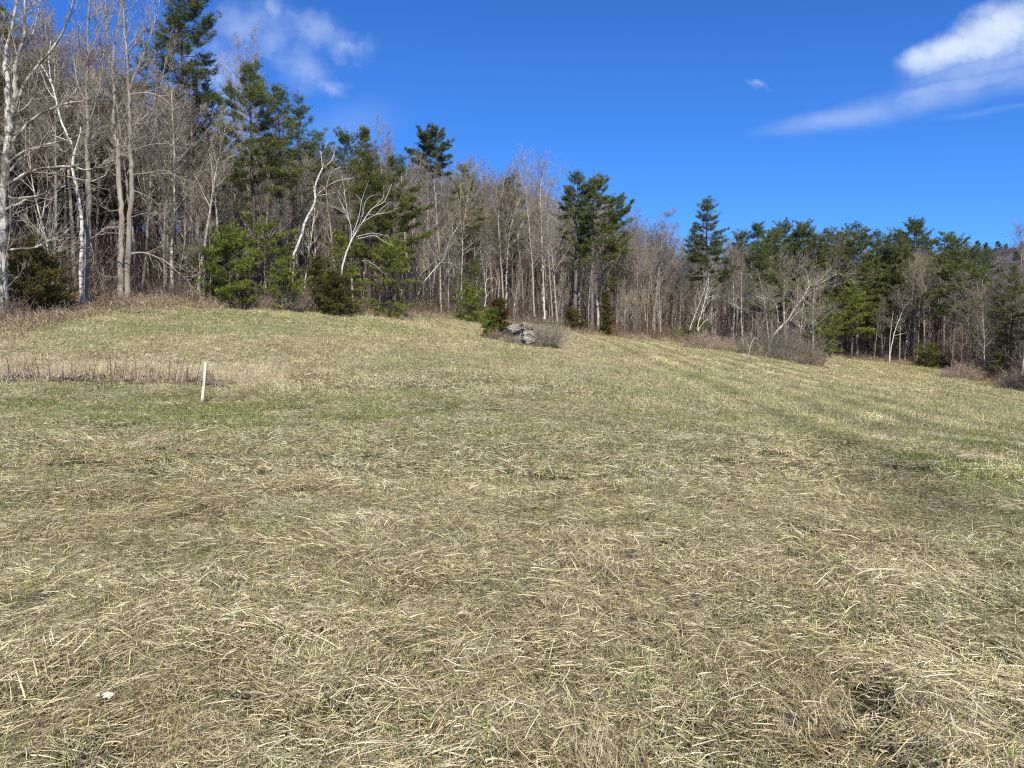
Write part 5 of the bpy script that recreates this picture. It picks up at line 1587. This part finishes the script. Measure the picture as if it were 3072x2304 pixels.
bush(1592, 59.5, 955, 40, 'thin brown bush behind the grey boulder', 802, 130, 'twig')
bush(1548, 59.2, 962, 36, 'twiggy brown bush behind the left of the grey boulder', 818, 110, 'twig')
bush(1480, 57.8, 982, 40, 'low brown bramble at the foot of the rusty cedar', 803, 90)
bush(1528, 56.6, 998, 34, 'low reddish weeds in front left of the grey boulder', 804, 120)
bush(1605, 56.2, 1012, 22, 'sparse low weeds in front of the right side of the boulder', 819, 40)
bush(1562, 56.0, 1018, 34, 'short dry weeds along the foot of the grey boulder', 820, 50)
bush(2105, 80, 985, 70, 'low brown bramble at the field edge below the birch clump', 805, 190)
bush(2205, 80, 1000, 75, 'low reddish bramble right of the birch clump', 806, 170)
bush(2290, 78, 960, 85, 'grey-brown bramble thicket left under the leaning tangle', 807, 150, 'twig')
bush(2385, 76, 955, 80, 'grey-brown bramble thicket under the leaning tangle', 808, 150, 'twig')
bush(2440, 74, 1040, 45, 'small round bramble ending the brush spit in the field', 809, 150)
bush(2888, 79.5, 1084, 68, 'round brown bramble mound out in the field on the right', 810, 300)
bush(3062, 71, 1095, 62, 'purplish-brown bramble thicket at the right picture edge', 811, 200)
bush(3110, 70, 1100, 60, 'purplish-brown bramble cut by the right picture edge', 812, 120)
bush(1130, 68, 900, 60, 'brown brush right of the small hemlock-like pine foot', 813, 90)
bush(870, 57.5, 860, 60, 'brown brush below the leaning birch', 814, 110, 'twig')
bush(770, 55, 865, 60, 'brown brush right of the bushy young pine', 815, 110)
bush(930, 59.2, 850, 50, 'grey brush between the leaning birch and rusty cedar', 816, 110, 'twig')
bush(560, 51, 850, 60, 'brown brush left of the bushy young pine', 817, 90)

# ------------------------------------------------------------------ boulder
def stone(mb_seed, cx, cy, cz, sx, sy, sz, rot=0.0, strata=0.25):
    nu, nv = 46, 30
    u = np.linspace(0, 2 * PI, nu, endpoint=False); v = np.linspace(0.001, PI - 0.001, nv)
    U, Vv = np.meshgrid(u, v)
    e = 0.62
    f = lambda a: np.sign(a) * np.abs(a) ** e
    X = f(np.sin(Vv)) * f(np.cos(U)); Y = f(np.sin(Vv)) * f(np.sin(U)); Z = f(np.cos(Vv))
    k = 1 + 0.34 * (fbm(X * 1.5 + mb_seed, Y * 1.5 + Z * 1.3, mb_seed, 4) - 0.5) * 2 * 0.8 + 0.30 * (fbm(X * 4 + Z * 3, Y * 4 - Z * 2, mb_seed + 5, 4) - 0.5)
    led = (np.floor(Z * 4.5 + vnoise(X * 2, Y * 2, mb_seed) * 1.4) % 2) * 0.09 * strata * 4
    k = k - led * np.abs(np.sin(Vv))
    X, Y, Z = X * sx * k, Y * sy * k, Z * sz * (0.9 + 0.2 * k)
    c, s_ = math.cos(rot), math.sin(rot)
    X, Z = X * c - Z * s_, X * s_ + Z * c
    P = np.stack([X + cx, Y + cy, Z + cz], -1).reshape(-1, 3)
    i, j = np.meshgrid(np.arange(nv - 1), np.arange(nu), indexing='ij')
    j2 = (j + 1) % nu
    q = np.stack([i * nu + j, (i + 1) * nu + j, (i + 1) * nu + j2, i * nu + j2], -1).reshape(-1, 4)
    mb = MB(); mb.add(P, quads=q)
    return mb
Yb = 57.2
bc = at(1568, 1028, Yb); bz = hz(bc[0], Yb)
boul = thing('boulder', (bc[0], Yb, bz), 'grey cracked lichened rock heap among bushes in the middle of the field edge', 'boulder')
def bpos(px, py): 
    p = at(px, py, Yb); return p[0] - bc[0], p[2] - bz
for i, (px, py, w, h, rot, dy) in enumerate([(1541, 986, 17, 10, 0.18, 0.1), (1580, 983, 15, 12, -0.25, 0.3), (1549, 1010, 15, 17, 0.1, 0.0), (1585, 1010, 15, 16, -0.1, 0.1), (1590, 1024, 13, 7, 0.25, -0.5), (1563, 1000, 20, 16, 0.0, 0.7), (1545, 994, 15, 4, 0.12, -0.25)]):
    x, z = bpos(px, py)
    link('rock', stone(30 + i, x, dy, z, w / F * Yb * 1.28, 0.6, h / F * Yb * 1.08, rot).mesh('rock', M['rock']), boul)

# ------------------------------------------------------------------ the stake
def build_stake():
    Y = 19.7
    b = at(604, 1207, Y); gz = hz(b[0], Y)
    t = at(615, 1086, Y - 0.06)
    h = t[2] - gz + 0.12
    mb = MB()
    w, th = 0.033, 0.012
    zs = [0, 0.10, 0.45 * h, 0.455 * h, 0.47 * h, 0.475 * h, 0.75 * h, h - 0.004, h]
    ws = [1, 1, 1, 0.86, 0.86, 1, 1, 1, 0.9]
    sx = (t[0] - b[0]) / h
    V = []
    for z, k in zip(zs, ws):
        off = sx * z + 0.004 * math.sin(z * 3)
        V += [(-w * k + off, -th, z), (w + off, -th, z), (w + off, th, z), (-w * k + off, th, z)]
    n = len(zs)
    Q = [[i * 4 + j, i * 4 + (j + 1) % 4, (i + 1) * 4 + (j + 1) % 4, (i + 1) * 4 + j] for i in range(n - 1) for j in range(4)]
    Q += [[3, 2, 1, 0], [n * 4 - 4, n * 4 - 3, n * 4 - 2, n * 4 - 1]]
    mb.add(np.array(V), quads=np.array(Q))
    o = thing('survey_stake', (b[0], Y, gz - 0.12), 'slim pale new wooden stake leaning slightly right in the left field', 'stake', rz=R(-6))
    link('slat', mb.mesh('slat', M['wood']), o)
    # small dark knot on its left edge
    kb = MB(); kb.prisms([[-w + sx * h * 0.46, -th - 0.002, h * 0.462]], [[-w + sx * h * 0.46 - 0.01, -th + 0.012, h * 0.462]], [0.014], [0.01], 7)
    link('knot', kb.mesh('knot', M['darkbark']), o)
build_stake()

# ------------------------------------------------------------------ dead weed patch by the stake
def build_weeds():
    rg = np.random.default_rng(55)
    pal = np.array([[.34, .27, .20], [.42, .34, .24], [.24, .18, .14]])
    # short cut stalks, pale at the foot
    mb = MB()
    n = 1150
    px = 700 - 1100 * rg.random(n) ** 0.9
    Y = 22.9 + np.abs(rg.normal(0, 0.8, n)) + (fbm(px * 0.01, px * 0, 3, 2) - 0.5) * 0.8
    k = rg.random(n) < np.clip((705 - px) / 120, 0, 1); px, Y = px[k], Y[k]; n = len(px)
    x = np.array([ray(p, 1100)[0] for p in px]) * Y
    z = height(x, Y)
    L = rg.uniform(0.12, 0.42, n) * np.where(rg.random(n) < 0.25, 1.5, 1)
    lean = rg.normal(0, 0.22, (n, 2))
    p0 = np.stack([x, Y, z - 0.02], 1); p1 = p0 + np.stack([lean[:, 0] * L, lean[:, 1] * L, L], 1)
    pm = p0 * 0.55 + p1 * 0.45
    pale = (rg.random(n) < 0.45)[:, None]
    c0 = np.where(pale, np.array([[.58, .52, .47]]), pal[rg.integers(0, 3, n)]) * rg.uniform(0.75, 1.15, (n, 1))
    c1_ = pal[rg.integers(0, 3, n)] * rg.uniform(0.8, 1.2, (n, 1))
    mb.ribbons(p0, pm, np.full(n, 0.011), np.full(n, 0.009), rg, col=c0)
    mb.ribbons(pm, p1, np.full(n, 0.009), np.full(n, 0.005), rg, col=c1_)
    # fallen dark litter between them
    m = 2600
    k = rg.integers(0, n, m)
    q0 = np.stack([x[k] + rg.normal(0, .15, m), Y[k] + rg.normal(0.1, .25, m), z[k] + rg.uniform(0.0, 0.12, m)], 1)
    a = rg.uniform(0, 2 * PI, m); l = rg.uniform(0.15, 0.5, m)
    q1 = q0 + np.stack([np.cos(a) * l, np.sin(a) * l * 0.6, rg.normal(0.0, 0.06, m)], 1)
    cd = np.where((px[k] < 330)[:, None], np.array([[.065, .05, .045]]), np.array([[.19, .15, .11]])) * rg.uniform(0.6, 1.3, (m, 1))
    mb.ribbons(q0, q1, np.full(m, 0.012), np.full(m, 0.008), rg, col=cd)
    link('dead_weed_stubble', mb.mesh('dead_weed_stubble', M['dry'], tint=True), kind='stuff')
    # loose tufts of tall tan grass behind
    protos = [brush_clump(rg, 0.42, 46, 0.16, 0.006, np.array([[.60, .51, .32], [.68, .60, .38], [.46, .37, .24]]), 0.5) for _ in range(5)]
    n = 240
    px = rg.uniform(-400, 860, n); Y = rg.uniform(23.2, 27.5, n)
    x = np.array([ray(p, 1100)[0] for p in px]) * Y; s = rg.uniform(0.5, 1.1, n)
    gn_scatter('tall_tan_grass', protos, np.stack([x, Y, height(x, Y)], 1), np.stack([np.zeros(n), np.zeros(n), rg.uniform(0, 6, n)], 1), np.stack([s, s, s], 1), rg.integers(0, 5, n), M['dry'])
    # the taller stalks one can tell apart
    spots = [(28, 1.0), (70, .7), (118, .95), (150, .6), (218, 1.0), (222, .75), (262, .8), (277, .95), (288, .85), (318, .7), (332, 1.0), (340, .9), (356, 1.1), (362, .8), (372, .9), (410, .75), (445, .9), (505, .8), (520, .95), (536, .85), (560, .8), (586, 1.0), (640, .6), (618, .75), (190, .7), (95, .8)]
    spots.sort()
    for i, (px, h) in enumerate(spots):
        Y = 23.0 + rg.uniform(-0.1, 0.9)
        x = ray(px, 1100)[0] * Y
        o = thing('weed_stalk', (x, Y, hz(x, Y) - 0.03),
                  '%s dead brown weed stalk %s in the stubble patch' % ('tall' if h > 0.85 else 'shorter', 'near the stake' if px > 500 else ('midway' if px > 250 else 'towards the left edge')),
                  'weed stalk', 'tall dead weed stalks by the stake')
        W = Wood()
        h2 = h * 1.05
        sp = [dict(n=6, w=0.05, up=0.0, kids=7, **{'from': 0.35}, tap=0.6), dict(n=2, w=0.1, up=0.1, kids=0, **{'from': 0.2}, ang=(15, 40), len=(0.15, 0.3), rmin=0.003, rk=0.6, tap=0.6)]
        grow(rg, W, np.zeros(3), unit(np.array([rg.normal() * 0.12, rg.normal() * 0.1, 1])), h2, 0.014, 0, sp)
        link('stem', wood_mesh(W, rg, 'stem', M['darkbark'], [0]), o)
        link('side_shoots', wood_mesh(W, rg, 'side_shoots', M['twig_red'], [1], wmin=0.003), o)
build_weeds()

# ------------------------------------------------------------------ logs, branches, leaves
def log_at(p, q, Y0, Y1, r, label, mat='log', name='fallen_branch', lift=0.08):
    a = at(p[0], p[1], Y0); b = at(q[0], q[1], Y1)
    n = 9
    P = a + (b - a) * np.linspace(0, 1, n)[:, None]
    P[:, 2] = height(P[:, 0], P[:, 1]) + r * 0.6 + lift * np.sin(np.linspace(0, PI, n))
    rg = np.random.default_rng(int(p[0]) + 1)
    P[1:-1] += rg.normal(size=(n - 2, 3)) * np.array([0.05, 0.05, 0.03])
    o = thing(name, tuple(P[0]), label, 'fallen branch')
    mb = MB(); mb.tube(P - P[0], np.linspace(r, r * 0.5, n), 7, lump=0.3)
    link('branch', mb.mesh('branch', M[mat], smooth=True), o)
    W = Wood(); sp = [dict(n=3, w=0.15, up=0.1, kids=3, **{'from': 0.2}, tap=0.7), dict(n=1, w=0.1, up=0, kids=0, **{'from': 0.2}, ang=(30, 50), len=(0.4, 0.6), rmin=0.006, rk=0.5)]
    for k in range(5):
        i = rg.integers(1, n - 1)
        grow(rg, W, P[i] - P[0], unit(rg.normal(size=3) + np.array([0, 0, 1.0])), rg.uniform(0.4, 1.0), 0.02, 0, sp)
    link('side_twigs', wood_mesh(W, rg, 'side_twigs', M[mat], [0, 1]), o)
log_at((271, 890), (352, 871), 47.5, 50, 0.11, 'dark rotting log lying left of the twin-stemmed tree')
log_at((314, 909), (358, 886), 46.2, 48.0, 0.05, 'dark fallen branch slanting up to the foot of the twin-stemmed tree')
log_at((186, 930), (258, 921), 43.5, 45, 0.07, 'dark log lying along the field edge left below the birch')
log_at((190, 848), (222, 850), 50, 51, 0.04, 'pale fallen stick behind the rusty cedar', 'deadwood')
log_at((345, 898), (362, 902), 47.4, 47.6, 0.035, 'short pale stick at the foot of the twin-stemmed tree', 'deadwood')
log_at((1125, 948), (1142, 935), 65, 66, 0.035, 'small pale stick at the field edge under the hemlock-like pine', 'deadwood')
log_at((872, 905), (890, 925), 58.5, 57.6, 0.06, 'short leaning grey log end below the leaning birch', 'deadwood', lift=0.2)
log_at((440, 870), (500, 905), 52, 48.5, 0.05, 'grey fallen pole right of the twin-stemmed tree', 'deadwood', lift=0.3)

def leaf(px, py, Y, size, mat, label, seed):
    rg = np.random.default_rng(seed)
    p = at(px, py, Y)
    z = hz(p[0], Y)
    n = 14
    a = np.linspace(0, 2 * PI, n, endpoint=False)
    r = size * (0.75 + 0.35 * np.abs(np.cos(a * 2.5)))
    V = np.stack([np.cos(a) * r, np.sin(a) * r * 0.6, 0.12 * size * np.cos(a * 2)], 1)
    V = np.concatenate([[[0, 0, 0.15 * size]], V, [[-size * 1.7, 0, 0.1 * size]]])
    T = [[0, 1 + i, 1 + (i + 1) % n] for i in range(n)] + [[n // 2, n // 2 + 1, n + 1], [n // 2 + 1, n // 2 + 2, n + 1]]
    o = thing('fallen_leaf', (p[0], Y, z + 0.065), label, 'leaf')
    o.rotation_euler = (R(28) + rg.normal() * 0.2, rg.normal() * 0.3, rg.uniform(0, 6))
    mb = MB(); mb.add(V, tris=np.array(T))
    link('blade', mb.mesh('leaf', M[mat]), o)
leaf(322, 2130, 3.22, 0.030, 'pale_leaf', 'bleached whitish leaf lying in the straw at the lower left', 1)
leaf(1510, 1648, 5.8, 0.035, 'leaf', 'curled orange-brown leaf in the straw near the centre', 2)
leaf(1390, 2115, 3.4, 0.018, 'leaf', 'small reddish dead leaf in the grass low in the centre', 3)
leaf(1500, 1650, 5.9, 0.03, 'leaf', 'second brown leaf touching the curled orange-brown one', 4)

# small rusty twiggy weed out in the field
o_ = bush(1672, 28.2, 1176, 20, 'small rusty-brown weed clump alone in the middle of the field', 850, 14, base_py=1190, name='weed_clump', cat='weed')

# ------------------------------------------------------------------ words that tell look-alikes apart
def finish_labels():
    same = {}
    for o in bpy.data.objects:
        if o.parent is None and 'label' in o and 'group' in o:
            same.setdefault(o['label'], []).append(o)
    for lab, L in same.items():
        if len(L) < 2 or len(lab.split()) > 15: continue
        L.sort(key=lambda o: o.location.x / max(o.location.y, 1))
        names = {2: ['leftmost', 'rightmost'], 3: ['leftmost', 'middle', 'rightmost']}.get(len(L)) or ['first-from-left', 'second-from-left', 'third-from-left', 'fourth-from-left', 'fifth-from-left', 'sixth-from-left', 'seventh-from-left', 'eighth-from-left', 'ninth-from-left', 'tenth-from-left', 'eleventh-from-left', 'twelfth-from-left'][:len(L)]
        for o, w in zip(L, names): o['label'] = w + ' ' + lab
finish_labels()
